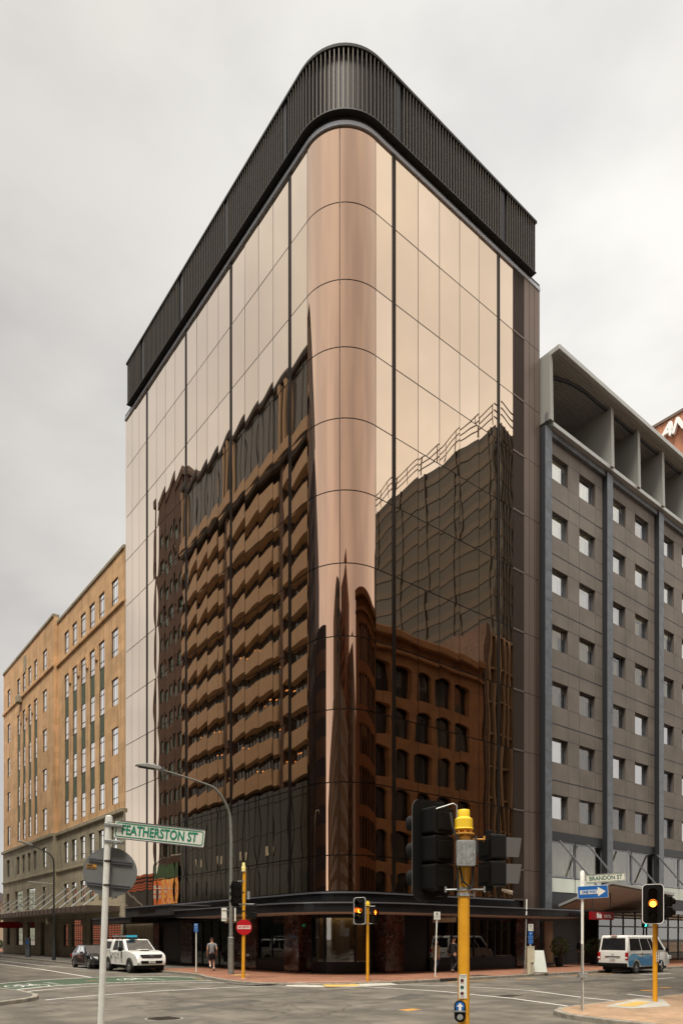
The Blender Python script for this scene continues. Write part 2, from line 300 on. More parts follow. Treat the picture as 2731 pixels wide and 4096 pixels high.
# ---------------------------------------------------------------- geometry helpers
def tag(o, label=None, cat=None, group=None, kind=None):
    if label: o['label'] = label
    if cat: o['category'] = cat
    if group: o['group'] = group
    if kind: o['kind'] = kind
    return o
def thing(name, label, cat, loc=(0, 0, 0), rz=0, group=None):
    o = bpy.data.objects.new(name, None); COL.objects.link(o); o.location = loc; o.rotation_euler = (0, 0, rz)
    o.empty_display_size = .2
    return tag(o, label, cat, group)
class MB:
    def __init__(s): s.v = []; s.f = []; s.m = []
    def add(s, vs, fs, m=0):
        b = len(s.v); s.v += [tuple(v) for v in vs]; s.f += [tuple(b+i for i in f) for f in fs]; s.m += [m]*len(fs); return s
    def box(s, x0, x1, y0, y1, z0, z1, m=0):
        if x0 > x1: x0, x1 = x1, x0
        if y0 > y1: y0, y1 = y1, y0
        if z0 > z1: z0, z1 = z1, z0
        return s.add([(x0, y0, z0), (x1, y0, z0), (x1, y1, z0), (x0, y1, z0), (x0, y0, z1), (x1, y0, z1), (x1, y1, z1), (x0, y1, z1)],
                     [(0, 3, 2, 1), (4, 5, 6, 7), (0, 1, 5, 4), (1, 2, 6, 5), (2, 3, 7, 6), (3, 0, 4, 7)], m)
    def quad(s, *p, m=0): return s.add(p, [tuple(range(len(p)))], m)
    def prism(s, poly, z0, z1, m=0, ax='z'):
        n = len(poly)
        if ax == 'z': A = [(x, y, z0) for x, y in poly]; B = [(x, y, z1) for x, y in poly]
        elif ax == 'y': A = [(x, z0, y) for x, y in poly]; B = [(x, z1, y) for x, y in poly]
        else: A = [(z0, x, y) for x, y in poly]; B = [(z1, x, y) for x, y in poly]
        return s.add(A+B, [tuple(range(n-1, -1, -1)), tuple(range(n, 2*n))]+[(i, (i+1) % n, n+(i+1) % n, n+i) for i in range(n)], m)
    def tube(s, path, r, n=10, m=0, cap=True):
        P = [Vector(p) for p in path]; R = r if isinstance(r, (list, tuple)) else [r]*len(P)
        b = len(s.v); ref = None; vs = []
        for i, p in enumerate(P):
            t = (P[min(i+1, len(P)-1)]-P[max(i-1, 0)]).normalized()
            if ref is None: ref = Vector((1, 0, 0)) if abs(t.x) < .8 else Vector((0, 1, 0))
            a = (ref-t*ref.dot(t)).normalized(); ref = a; c = t.cross(a)
            for k in range(n):
                th = 2*PI*k/n; vs.append(p+(a*math.cos(th)+c*math.sin(th))*R[i])
        fs = [(i*n+k, i*n+(k+1) % n, (i+1)*n+(k+1) % n, (i+1)*n+k) for i in range(len(P)-1) for k in range(n)]
        if cap: fs += [tuple(range(n-1, -1, -1)), tuple((len(P)-1)*n+k for k in range(n))]
        return s.add(vs, fs, m)
    def lathe(s, prof, n=16, c=(0, 0, 0), m=0):
        return s.tube([(c[0], c[1], c[2]+z) for r, z in prof], [max(r, 1e-4) for r, z in prof], n, m)
    def disc(s, c, r, n=24, ax='y', d=.01, m=0, rx=None):
        rx = rx or r; pts = [(c[0]+rx*math.cos(2*PI*k/n), c[2]+r*math.sin(2*PI*k/n)) for k in range(n)]
        if ax == 'y': return s.prism(pts, c[1], c[1]+d, m, 'y')
        pts = [(c[1]+rx*math.cos(2*PI*k/n), c[2]+r*math.sin(2*PI*k/n)) for k in range(n)]
        return s.prism(pts, c[0], c[0]+d, m, 'x')
    def rrect(s, x0, x1, z0, z1, r, y0, y1, m=0, ax='y'):
        pts = []
        for cx, cz, a0 in ((x1-r, z1-r, 0), (x0+r, z1-r, 90), (x0+r, z0+r, 180), (x1-r, z0+r, 270)):
            for k in range(5): a = math.radians(a0+k*22.5); pts.append((cx+r*math.cos(a), cz+r*math.sin(a)))
        return s.prism(pts, y0, y1, m, ax)
    def build(s, name, mats, parent=None, smooth=False, bevel=0, label=None, fix=True):
        me = bpy.data.meshes.new(name); me.from_pydata(s.v, [], s.f)
        if isinstance(mats, str): mats = [mats]
        for x in mats: me.materials.append(M[x])
        for p, i in zip(me.polygons, s.m): p.material_index = i
        if fix:
            bm = bmesh.new(); bm.from_mesh(me); bmesh.ops.recalc_face_normals(bm, faces=bm.faces); bm.to_mesh(me); bm.free()
        if smooth:
            me.polygons.foreach_set('use_smooth', [True]*len(me.polygons))
            if smooth != 'all': me.set_sharp_from_angle(angle=math.radians(35))
        o = bpy.data.objects.new(name, me); COL.objects.link(o)
        if parent: o.parent = parent
        if bevel:
            b = o.modifiers.new('bevel', 'BEVEL'); b.width = bevel; b.segments = 2; b.limit_method = 'ANGLE'; b.angle_limit = math.radians(40)
        if label: o['label'] = label
        return o
def struct(name, mb, mats, **k):
    o = mb.build(name, mats, **k); o['kind'] = 'structure'; return o
def copy_tree(o, parent=None, loc=None, rz=None, label=None, **kw):
    c = o.copy(); COL.objects.link(c)
    if parent: c.parent = parent
    if loc is not None: c.location = loc
    if rz is not None: c.rotation_euler = (0, 0, rz)
    if label: c['label'] = label
    for ch in list(o.children): copy_tree(ch, c)
    return c
def text(name, s, size, mat_, parent, loc, rot=(PI/2, 0, 0), ext=.002, sx=1, bold=0, align='CENTER', shear=0):
    cu = bpy.data.curves.new(name, 'FONT'); cu.body = s; cu.size = size; cu.extrude = ext; cu.align_x = align; cu.align_y = 'CENTER'
    cu.offset = bold; cu.shear = shear; cu.resolution_u = 3
    t = bpy.data.objects.new('tmp', cu); COL.objects.link(t)
    dg = bpy.context.evaluated_depsgraph_get(); dg.update(); me = bpy.data.meshes.new_from_object(t.evaluated_get(dg))
    bpy.data.objects.remove(t); bpy.data.curves.remove(cu)
    me.materials.clear(); me.materials.append(M[mat_])
    o = bpy.data.objects.new(name, me); COL.objects.link(o); o.parent = parent
    o.location = loc; o.rotation_euler = rot; o.scale = (sx, 1, 1)
    return o
def wall_holes(mb, ax, plane, a0, a1, z0, z1, holes, depth, m=0, mj=None):
    """wall sheet at plane with rectangular openings (a,b,zlo,zhi) and reveals going back by depth"""
    if mj is None: mj = m
    A = sorted({a0, a1, *[h[0] for h in holes], *[h[1] for h in holes]}); Z = sorted({z0, z1, *[h[2] for h in holes], *[h[3] for h in holes]})
    P = (lambda a, z, d=0: (plane+d, a, z)) if ax == 'x' else (lambda a, z, d=0: (a, plane+d, z))
    for j in range(len(Z)-1):
        zc = (Z[j]+Z[j+1])/2; run = None
        for i in range(len(A)-1):
            ac = (A[i]+A[i+1])/2
            hit = any(h[0] < ac < h[1] and h[2] < zc < h[3] for h in holes)
            if not hit and run is None: run = A[i]
            if (hit or i == len(A)-2) and run is not None:
                e = A[i] if hit else A[i+1]
                mb.quad(P(run, Z[j]), P(e, Z[j]), P(e, Z[j+1]), P(run, Z[j+1]), m=m); run = None
    for a, b, lo, hi in holes:
        mb.quad(P(a, lo), P(a, hi), P(a, hi, depth), P(a, lo, depth), m=mj); mb.quad(P(b, lo), P(b, lo, depth), P(b, hi, depth), P(b, hi), m=mj)
        mb.quad(P(a, lo), P(a, lo, depth), P(b, lo, depth), P(b, lo), m=mj); mb.quad(P(a, hi), P(b, hi), P(b, hi, depth), P(a, hi, depth), m=mj)
RND = random.Random(7)

# ---------------------------------------------------------------- ground, pavements, markings
g = MB(); g.quad((-500, -500, 0), (600, -500, 0), (600, 700, 0), (-500, 700, 0)); struct('ground', g, 'asphalt', fix=False)
def pavement(name, poly, top, inset, topname):
    mb = MB(); mb.prism(poly, -.05, .12); struct(name, mb, 'kerb_stone', bevel=.02)
    n = len(poly); ins = []
    for i in range(n):
        p0, p1, p2 = Vector(poly[i-1]), Vector(poly[i]), Vector(poly[(i+1) % n])
        d1 = (p1-p0).normalized(); d2 = (p2-p1).normalized(); n1 = Vector((-d1.y, d1.x)); n2 = Vector((-d2.y, d2.x))
        nn = (n1+n2).normalized(); ins.append(p1+nn*inset/max(.4, nn.dot(n1)))
    mb = MB(); mb.quad(*[(p.x, p.y, .124) for p in ins]); struct(topname, mb, top, fix=False)
NE = [(-4.2, 150), (-4.05, 47), (-4.25, 35.6), (-4.55, 23.6), (-4.5, 8.2), (-4.5, 6.2), (-4.75, 4.7), (-5.3, 3.1), (-5.8, .6), (-5.95, -1.2), (-5.75, -2.4), (-5.1, -3.3), (-4.4, -4.1), (-3.4, -4.75), (-1.5, -5.05), (.6, -5.12), (8.3, -5.12), (260, -5.25), (260, 150)]
pavement('pavement_corner', NE, 'brick_paving', .16, 'brick_paving_corner')
SE = [(-6.4, -90), (-6.4, -17.6), (-6.2, -16.5), (-5.65, -15.75), (-4.9, -15.4), (-3.5, -15.3), (260, -15.3), (260, -90)][::-1]
pavement('pavement_island', SE, 'tan_paving', .16, 'brick_paving_island')
SW = [(-90, -15.4), (-17, -15.4), (-15.2, -15.9), (-14, -17), (-13.6, -18.6), (-13.6, -90), (-90, -90)][::-1]
pavement('pavement_near', SW, 'path_asphalt', .16, 'asphalt_path_near')
NW = [(-90, -4.95), (-15.7, -4.9), (-14.9, -4.3), (-14.4, -3.7), (-14.12, -2.8), (-14.08, -.9), (-14.3, .4), (-14.6, 2), (-14.6, 150), (-90, 150)]
pavement('pavement_opposite', NW, 'path_asphalt', .16, 'asphalt_path_opposite')
a = MB(); a.quad((-4.4, 11.5, .128), (0.2, 11.5, .128), (.2, 148, .128), (-4.05, 148, .128), (-3.9, 47, .128), (-4.1, 35.6, .128), (-4.4, 23.6, .128)); struct('asphalt_path', a, 'path_asphalt', fix=False)
# dropped kerbs
a = MB(); a.quad((-4.5, -3.1, .13), (-1.3, -4.5, .13), (-1.2, -5.5, .012), (-3.6, -5.35, .012), (-4.8, -4.45, .012)); a.quad((-5.25, -3.45, .010), (-4.8, -4.4, .010), (-4.35, -3.5, .1285), (-4.7, -2.9, .1285)); struct('kerb_ramp', a, 'concrete_pale', fix=False)
a = MB(); a.quad((-4.1, -4.3, .075), (-2.9, -4.72, .085), (-3.0, -5.32, .03), (-4.35, -4.9, .03)); struct('tactile_paving', a, 'tactile_yellow', fix=False)
a = MB(); a.quad((-5.1, -3.2, .1275), (-4.4, -2.3, .1275), (-5.3, .6, .1275), (-6.2, -.6, .02), (-6.1, -2.3, .02)); struct('asphalt_ramp', a, 'path_asphalt', fix=False)
a = MB(); a.quad((-3.9, -16.05, .1285), (-1.2, -15.45, .1285), (-.6, -15.9, .1285), (-2.5, -17.1, .1285), (-3.9, -16.8, .1285)); struct('island_ramp', a, 'concrete_pale', fix=False)
a = MB(); a.quad((-3.6, -16.2, .1325), (-1.9, -15.85, .1325), (-1.9, -16.25, .1325), (-3.4, -16.6, .1325)); struct('tactile_paving', a, 'tactile_yellow', fix=False)
def ribbon(mb, pts, w, z):
    P = [Vector(p) for p in pts]
    for i in range(len(P)-1):
        d = (P[i+1]-P[i]).normalized(); n = Vector((-d.y, d.x))*w/2; e = d*w*.15
        mb.quad(*[(p.x, p.y, z) for p in (P[i]-n, P[i+1]+e-n, P[i+1]+e+n, P[i]+n)])
def smooth_pts(pts, k=4):
    out = []
    for i in range(len(pts)-1):
        p0 = Vector(pts[max(i-1, 0)]); p1 = Vector(pts[i]); p2 = Vector(pts[i+1]); p3 = Vector(pts[min(i+2, len(pts)-1)])
        for j in range(k):
            t = j/k; out.append(tuple(.5*((2*p1)+(p2-p0)*t+(2*p0-5*p1+4*p2-p3)*t*t+(3*p1-p0-3*p2+p3)*t**3)))
    out.append(tuple(pts[-1])); return out
TOP = [(-14.6, 3.6), (-13.48, 5.07), (-12.31, 6.0), (-11.17, 6.65), (-9.08, 7.1), (-7.59, 6.8), (-6.22, 5.9), (-5.2, 4.2)]
BOT = [(-14.4, .47), (-13.46, 1.45), (-12.45, 2.13), (-11.35, 2.6), (-9.99, 2.8), (-8.42, 2.65), (-7.12, 2.27), (-5.75, 1.6)]
tp = smooth_pts(TOP); bt = smooth_pts(BOT)
a = MB()
for i in range(len(tp)-1): a.quad((*bt[i], .004), (*bt[i+1], .004), (*tp[i+1], .004), (*tp[i], .004))
struct('cycle_lane_green', a, 'green_paint', fix=False)
a = MB()
for pts, wd in ((tp[3:], .12), (bt, .14), (smooth_pts([(-14.31, -.74), (-13.54, .1), (-12.23, .85), (-10.92, 1.25), (-9.28, 1.3), (-7.72, .99), (-5.97, .1)]), .1),
                (smooth_pts([(-14.21, -3.86), (-13.28, -3.42), (-12.17, -3.1), (-10.94, -2.8), (-10, -2.65), (-8.47, -2.6), (-7.42, -2.64), (-6.13, -2.8), (-5.3, -3.3), (-4.6, -4.5)]), .11),
                ([(-8.48, 90), (-8.46, 17.8), (-9.03, 7.3)], .12), ([(-6.4, 46), (-6.9, 22.5), (-6.24, 16)], .1),
                ([(-1.25, -5.4), (0, -7.4), (.3, -9), (.38, -10.6), (-.75, -13.43), (-1.1, -15)], .1), ([(-3.0, -5.5), (-2.66, -7.15), (-2.4, -9), (-2.55, -10.4), (-2.75, -12.3), (-3.5, -14.7)], .1),
                ([(8.78, -9.82), (12.2, -9.95)], .1), ([(13.2, -7.74), (16, -7.9)], .12), ([(1.6, -13.6), (.9, -15.2), (1.1, -15.2)], .12), ([(16, -10), (60, -10)], .1)):
    ribbon(a, pts, wd, .009)
def bike(a, cx, cy, sc=1.0, fl=1):
    def P(x, y): return (cx+x*sc*fl, cy+y*sc)
    for wx in (-.42, .42): ribbon(a, [P(wx+.26*math.cos(k*PI/8), .55*math.sin(k*PI/8)) for k in range(17)], .06, .0095)
    for seg in ([(-.42, 0), (-.12, .75), (.3, .75), (.42, 0)], [(-.12, .75), (0, -.1), (.3, .75)], [(0, -.1), (-.42, 0)], [(-.22, .98), (-.02, .98)], [(.3, .75), (.26, 1.1), (.42, 1.1)]): ribbon(a, [P(*q) for q in seg], .06, .010)
bike(a, -12.95, 3.05, 1.15); bike(a, -8.0, 4.6, 1.05)
for cx, cy in ((-11.75, 4.0), (-7.2, 4.3)):
    for k in range(6): ribbon(a, [(cx-.16, cy-1+k*.34), (cx+.12, cy-1.06+k*.34)], .07, .0095)
struct('road_markings_white', a, 'road_paint', fix=False)
a = MB()
for p in ([(-10.1, 4.9), (-9.5, 4.75)], [(-5.7, 3.4), (-5.6, 2.6)], [(5.4, -6.15), (6.6, -6.2)], [(7.9, -6.1), (8.8, -6.3)], [(3.5, -13.05), (3.9, -13.3)], [(5.3, -12.8), (5.65, -13)], [(10, -5.9), (14, -5.95)], [(1.5, -5.6), (4.5, -5.75)]): ribbon(a, p, .11 if p[0][1] > -10 else .32, .0085)
struct('road_markings_orange', a, 'orange_paint', fix=False)
def cover(name, c, r, label, mt='iron', sq=False):
    t = thing(name, label, 'manhole cover', (c[0], c[1], 0))
    a = MB()
    if sq: a.box(-r, r, -r*.7, r*.7, -.02, .006)
    else: a.lathe([(r, -.02), (r, .006)], 28)
    a.build('frame_ring', 'kerb_stone', t)
    a = MB()
    if sq:
        for k in range(7): a.box(-r*.86+k*r*.26, -r*.86+k*r*.26+r*.16, -r*.6, r*.6, .0, .012)
    else:
        a.lathe([(r*.88, 0), (r*.88, .011)], 28)
        for k in range(8): a.box(-r*.6, r*.6, -r*.6+k*r*.17, -r*.6+k*r*.17+r*.07, .0, .018)
    a.build('lid', mt, t)
cover('manhole_cover', (-13.45, -10.6), .44, 'round iron manhole cover at the front of the road left of centre')
cover('road_box_cover', (-7.6, -12.75), .28, 'square orange painted utility cover in the road at the centre', 'orange_paint', True)
cover('drain_grate', (-2.1, -11.6), .5, 'square grey drain grate in the road between the two white crossing lines', 'iron', True)
cover('drain_grate', (4.6, -4.6), .55, 'dark iron grate set in the brick pavement near the no parking post', 'iron', True)
bpy.data.objects['drain_grate.001'].location.z = .13
a = MB(); a.quad((-7.95, -11.2, .0045), (-6.8, -11.3, .0045), (-7.2, -13.4, .0045), (-8.3, -12.6, .0045)); a.quad((-14.9, -10.4, .0045), (-13.6, -9.5, .0045), (-12.4, -10.6, .0045), (-13.4, -11.8, .0045)); struct('road_patch', a, 'path_asphalt', fix=False)
a = MB(); a.box(1.55, 2.55, -5.2, -4.93, .02, .1225); a.build('kerb_drain', 'iron'); tag(bpy.data.objects['kerb_drain'], 'dark storm drain opening in the kerb beside the no parking post', 'drain')
a = MB(); a.box(-3.9, -3.2, 2.6, 3.15, .125, .1292); tag(a.build('yellow_access_cover', 'tactile_yellow'), 'yellow flat access cover in brick paving by the tall lamp post', 'cover')

mat('asphalt_dark', (.085, .078, .066), .9, var=.2, vs=3, bump=.4, bs=70); patchy(M['asphalt_dark'], .2)
a = MB()
for q in (((-12.6, -9.2), (-9.2, -8.1), (-9.3, -7.5), (-12.7, -8.6)), ((-5.6, -10.6), (-3.6, -9.6), (-3.9, -8.9), (-5.9, -9.9)), ((-8, 24), (-5.6, 24), (-5.6, 33), (-8, 33)), ((2.5, -9.2), (9, -9.2), (9, -8.4), (2.5, -8.4)), ((-9.8, -6.6), (-4.4, -6.3), (-4.4, -6.0), (-9.8, -6.3))): a.quad(*[(x, y, .0042) for x, y in q])
struct('road_repair_patches', a, 'asphalt_dark', fix=False)
# ---------------------------------------------------------------- the copper glass tower
RC = 2.4; VE = 26.1; UE = 15.63
def opath(off, v1=VE, u1=UE, n=12):
    r = RC+off
    return [(-off, v1)]+[(RC-r*math.cos(PI/2*k/n), RC-r*math.sin(PI/2*k/n)) for k in range(n+1)]+[(u1, -off)]
def sweep(mb, o0, o1, z0, z1, v1=VE, u1=UE, m=0, n=12):
    A = opath(o0, v1, u1, n); B = opath(o1, v1, u1, n); k = len(A)
    vs = [(x, y, z) for z in (z0, z1) for P in (A, B) for x, y in P]
    fs = []
    for i in range(k-1):
        fs += [(i, i+1, k+i+1, k+i), (2*k+i, 3*k+i, 3*k+i+1, 2*k+i+1), (i, 2*k+i, 2*k+i+1, i+1), (k+i, k+i+1, 3*k+i+1, 3*k+i)]
    fs += [(0, k, 3*k, 2*k), (k-1, 3*k-1, 4*k-1, 2*k-1)]
    mb.add(vs, fs, m)
tower = thing('office_tower', 'tall office tower clad in mirrored copper glass with a rounded corner', 'office tower')
a = MB(); a.prism(opath(-.10)+[(UE, VE)], 3.2, 41.3); a.build('body', 'dark_shell', tower)
ZL = [4.14, 5.89, 9.43, 12.97, 16.51, 20.05, 23.59, 27.08, 30.53, 33.8, 37.55, 41.25]
def pane_grid(col, z0, z1, seed, curved):
    """one slightly bowed pane; returns verts, faces"""
    rr = random.Random(seed); nx, nz_ = 10, 14
    A = (1 if col[2] == 'v' else rr.choice((1, 1, -.6)))*rr.uniform(.0020, .0034)*(1 if col[2] == 'v' else .75); ww = [(rr.uniform(-3, 3), rr.uniform(.8, 2.6), rr.uniform(0, 6.3), rr.uniform(.00008, .00036)) for _ in range(4)]
    tx, tz = rr.gauss(0, .0008), rr.gauss(0, .0007)
    vs = []
    s0, s1, kind = col
    for j in range(nz_+1):
        for i in range(nx+1):
            fx, fz = i/nx, j/nz_
            s = s0+(s1-s0)*fx; z = z0+(z1-z0)*fz
            h = A*math.sin(PI*fx)*(.35+.65*math.sin(PI*fz))+sum(am*math.sin(kx*s*1.3+kz*z+ph) for kx, kz, ph, am in ww)+tx*(s-s0)+tz*(z-z0)
            if kind == 'c': h = h*.25+.006*math.sin(PI*fz)
            if kind == 'u': vs.append((s, -h, z))
            elif kind == 'v': vs.append((-h, s, z))
            else: r = RC+h; vs.append((RC-r*math.cos(s), RC-r*math.sin(s), z))
    fs = [(j*(nx+1)+i, j*(nx+1)+i+1, (j+1)*(nx+1)+i+1, (j+1)*(nx+1)+i) for j in range(nz_) for i in range(nx)]
    return vs, fs
G_ = .018; cols = []
def split(a, b, n, k): return [(a+(b-a)*i/n+G_, a+(b-a)*(i+1)/n-G_, k) for i in range(n)]
MW = .12; VM = [3.95, 10.02, 15.85, 22.08]; UM = [3.62, 11.78]
cols += split(RC, VM[0]-MW, 1, 'v')
for i in range(3): cols += split(VM[i]+MW, VM[i+1]-MW, 4, 'v')
cols += split(VM[3]+MW, VE, 3, 'v')
cols += [(G_/RC, PI/4-G_/RC, 'c'), (PI/4+G_/RC, PI/2-G_/RC, 'c')]
cols += split(RC, UM[0]-MW, 1, 'u')+split(UM[0]+MW, UM[1]-MW, 5, 'u')+split(UM[1]+MW, 13.1, 1, 'u')
panes = []
for ci, c in enumerate(cols):
    for r in range(11):
        z0, z1 = ZL[r]+.028, ZL[r+1]-.028
        if c[2] == 'u': d = math.hypot(c[0]+20, 26)
        elif c[2] == 'v': d = math.hypot(20, c[0]+26)*1.25
        else: d = 20
        size = (z1-z0)/(d*d+z0*z0*.6)*(1 if c[2] != 'v' else .8)
        panes.append((size, ci, r, c, z0, z1))
panes.sort(key=lambda p: -p[0])
rest = {'copper_glass': MB()}
restm = MB()
for k, (sz, ci, r, c, z0, z1) in enumerate(panes):
    vs, fs = pane_grid(c, z0, z1, ci*100+r, c[2] == 'c')
    mi = 1 if c[2] == 'c' else (0, 2, 3, 0)[(ci*7+r*13+ci*r) % 4]
    if k < 99:
        mb = MB(); mb.add(vs, fs); mb.build('glass_panel', ['copper_glass', 'curved_copper_glass', 'copper_glass_warm', 'copper_glass_pale'][mi], tower, smooth='all', fix=False)
    else: restm.add(vs, fs, mi)
tag(restm.build('glass_panel', ['copper_glass', 'curved_copper_glass', 'copper_glass_warm', 'copper_glass_pale'], tower, smooth='all', fix=False), kind='stuff')
# joint trims, mullions
a = MB()
for z in ZL[1:-1]: sweep(a, -.1, -.012, z-.014, z+.014, u1=13.1)
a.build('floor_joint', 'joint_trim', tower)
for v in VM:
    a = MB(); a.box(-.03, .02, v-MW+.015, v-.03, 4.2, 41.2); a.box(-.03, .02, v+.04, v+MW-.02, 4.2, 41.2); a.build('mullion', 'joint_trim', tower)
for u in UM:
    a = MB(); a.box(u-MW+.015, u-.03, -.03, .02, 4.2, 41.2); a.box(u+.04, u+MW-.02, -.03, .02, 4.2, 41.2); a.build('mullion', 'joint_trim', tower)
# louvre column and metal panels at the right end
a = MB()
a.box(13.12, 14.06, .02, .08, 4.2, 41.2)
for k in range(13): x = 13.15+k*.0725; a.box(x, x+.03, -.03, .02, 4.2, 41.2)
a.build('louvre_strip', 'louvre_brown', tower)
for j in range(11):
    zz = ZL[j]
    a = MB(); a.box(13.1, 14.08, -.045, .0, zz-.05, zz+.05); a.build('louvre_rail', 'brown_metal', tower)
for j in range(11):
    a = MB()
    for x0, x1 in ((14.1, 14.58), (14.61, 15.09), (15.12, 15.62)): a.box(x0, x1, -.04, .05, ZL[j]+.015+(.0 if j else -.6), ZL[j+1]-.015+(.3 if j == 10 else 0))
    a.build('metal_panel', 'brown_metal', tower)
# parapet
VP, UP = 25.0, 14.85
a = MB(); sweep(a, -.10, .085, 41.235, 41.44, n=16); a.build('glass_head_trim', 'head_trim', tower)
a = MB(); sweep(a, -.10, .03, 41.44, 41.66, n=16); a.build('head_band', 'fin_dark', tower)
a = MB(); sweep(a, -1.0, .345, 41.66, 41.73, VP, UP, n=16); a.build('parapet_soffit', 'fin_dark', tower)
a = MB(); sweep(a, .345, .36, 41.66, 41.72, VP+.02, UP+.02, n=16); a.build('parapet_edge_trim', 'screen_metal', tower)
a = MB(); sweep(a, .02, .14, 41.73, 44.6, VP, UP, n=16); a.box(UP-.1, UP, .1, 8, 41.6, 44.5); a.box(.1, 8, VP-.1, VP, 41.6, 44.5); a.build('parapet_screen', 'screen_metal', tower)
a = MB(); sweep(a, .0, .385, 44.66, 44.80, VP+.04, UP+.04, n=16); a.build('parapet_cap', 'fin_dark', tower)
a = MB()
def fin(a, s, face, w=.03):
    if face == 'v': a.box(-.335, -.17, s-w/2, s+w/2, 41.73, 44.68, 1); a.box(-.345, -.335, s-.014, s+.014, 41.73, 44.66, 0)
    elif face == 'u': a.box(s-w/2, s+w/2, -.335, -.17, 41.73, 44.68, 1); a.box(s-.014, s+.014, -.345, -.335, 41.73, 44.66, 0)
    else:
        c, si = math.cos(s), math.sin(s); pts = []
        for r, t in ((RC+.17, -1), (RC+.335, -1), (RC+.335, 1), (RC+.17, 1)): pts.append((RC-r*c+t*si*w/2, RC-r*si-t*c*w/2))
        a.prism(pts, 41.73, 44.68, 1); pts = []
        for r, t in ((RC+.335, -1), (RC+.345, -1), (RC+.345, 1), (RC+.335, 1)): pts.append((RC-r*c+t*si*.014, RC-r*si-t*c*.014))
        a.prism(pts, 41.73, 44.66, 0)
s = RC+.1
while s < VP-.05:
    if min(abs(s-v) for v in VM) > .2: fin(a, s, 'v')
    s += .215
for k in range(19): fin(a, PI/2*(k+.5)/19, 'c')
s = RC+.1
while s < UP-.02:
    if min(abs(s-v) for v in UM) > .2: fin(a, s, 'u')
    s += .215
a.build('louvre_screen', ['fin_metal', 'fin_dark'], tower)
for v in VM: a = MB(); a.box(-.30, -.14, v-.15, v+.15, 41.73, 44.66); a.build('parapet_post', 'black_metal', tower)
for u in UM: a = MB(); a.box(u-.15, u+.15, -.30, -.14, 41.73, 44.66); a.build('parapet_post', 'black_metal', tower)
# spandrel above canopy, canopy
a = MB(); sweep(a, -.2, .02, 3.45, 4.1, v1=VE, u1=13.1); a.build('spandrel_band', 'fascia_black', tower)
a = MB(); sweep(a, .02, .10, 4.04, 4.12, v1=VE, u1=13.1); a.build('spandrel_trim', 'trim_grey', tower)
a = MB()
for k in range(7):
    a.box(-.05, -.02, 5, 24, 3.56+k*.06, 3.585+k*.06); a.box(6, 13, -.05, -.02, 3.56+k*.06, 3.585+k*.06)
a.build('spandrel_louvre', 'black_metal', tower)
a = MB(); sweep(a, -.3, 2.38, 3.06, 3.44, v1=12.4, u1=16.4, n=16); a.build('canopy', 'fascia_black', tower, bevel=.01)
a = MB(); sweep(a, 2.2, 2.46, 3.44, 3.50, v1=12.42, u1=16.42, n=16); a.build('canopy_edge_trim', 'trim_grey', tower)
a = MB(); sweep(a, -.2, 2.3, 3.03, 3.06, v1=12.3, u1=16.3, n=16); a.build('canopy_soffit', 'white_soffit', tower)
a = MB()
for k in range(5): a.box(-2.386, -2.378, 4.6+k*1.6, 4.62+k*1.6, 3.07, 3.43)
for k in range(8): a.box(4+k*1.6, 4.02+k*1.6, -2.386, -2.378, 3.07, 3.43)
a.build('canopy_joint', 'black_metal', tower)
a = MB(); a.box(-2.75, -.1, 12.45, 19.0, 3.22, 3.78); a.build('entrance_canopy', 'screen_metal', tower, bevel=.01)
a = MB(); a.box(-2.85, -.05, 12.40, 19.06, 3.78, 3.85); a.build('entrance_canopy_trim', 'trim_grey', tower)
a = MB(); a.box(-2.4, -.1, 19.0, 26.3, 2.88, 3.22); a.build('side_canopy', 'screen_metal', tower)
a = MB(); a.box(-2.48, -.05, 19.08, 26.34, 3.22, 3.27); a.build('side_canopy_trim', 'trim_grey', tower)
text('canopy_lettering', 'BRANDON HOUSE', .34, 'joint_trim', tower, (-2.765, 15.6, 3.50), (PI/2, 0, -PI/2), .012, .86)
# ground floor
a = MB(); a.prism(opath(-3.2)+[(UE, VE)], .12, 3.2); a.build('lobby_core', 'brown_interior', tower)
a = MB(); a.prism(opath(-.1)+[(UE, VE)], .122, .13); a.build('lobby_floor', 'path_asphalt', tower)
def pillar(x0, x1, y0, y1): a = MB(); a.box(x0, x1, y0, y1, .12, 3.04); a.build('marble_pillar', 'red_marble', tower, bevel=.01)
pillar(-.06, .95, 3.1, 4.4); pillar(-.04, .4, 7.2, 9.5); pillar(-.06, .9, 14.9, 16.5); pillar(-.02, .9, 20.0, 21.0)
pillar(3.0, 4.25, -.06, .95); pillar(13.4, 15.62, -.05, .5)
def shop(ax, a0, a1, plinth=.62, nb=2, door=False):
    a = MB(); F = (lambda s0, s1, d0, d1, z0, z1: a.box(d0, d1, s0, s1, z0, z1)) if ax == 'v' else (lambda s0, s1, d0, d1, z0, z1: a.box(s0, s1, d0, d1, z0, z1))
    if not door:
        F(a0, a1, .0, .3, .12, .12+plinth); a.build('plinth', 'black_metal', tower); a = MB()
    zb = .125 if door else .12+plinth
    F(a0, a1, .1, .2, 2.9, 3.04); F(a0, a1, .1, .2, zb, zb+.07)
    for i in range(nb+1):
        x = a0+(a1-a0)*i/nb; F(max(a0, x-.04), min(a1, x+.04), .1, .2, zb+.07, 2.9)
    f = a.build('shop_window', 'black_metal', tower)
    a = MB(); F(a0+.02, a1-.02, .14, .15, zb+.03, 2.95); a.build('pane', 'shop_glass', f)
shop('v', 4.4, 7.2, nb=2); shop('v', 9.5, 14.9, nb=5, door=True); shop('u', 6.2, 13.4, nb=4)
a = MB()
for z in [x*.09+.3 for x in range(28)]: a.box(.12, .16, 16.6, 19.9, z, z+.05)
a.box(.16, .2, 16.5, 20, .12, 3.04); a.build('louvred_door', 'black_metal', tower)
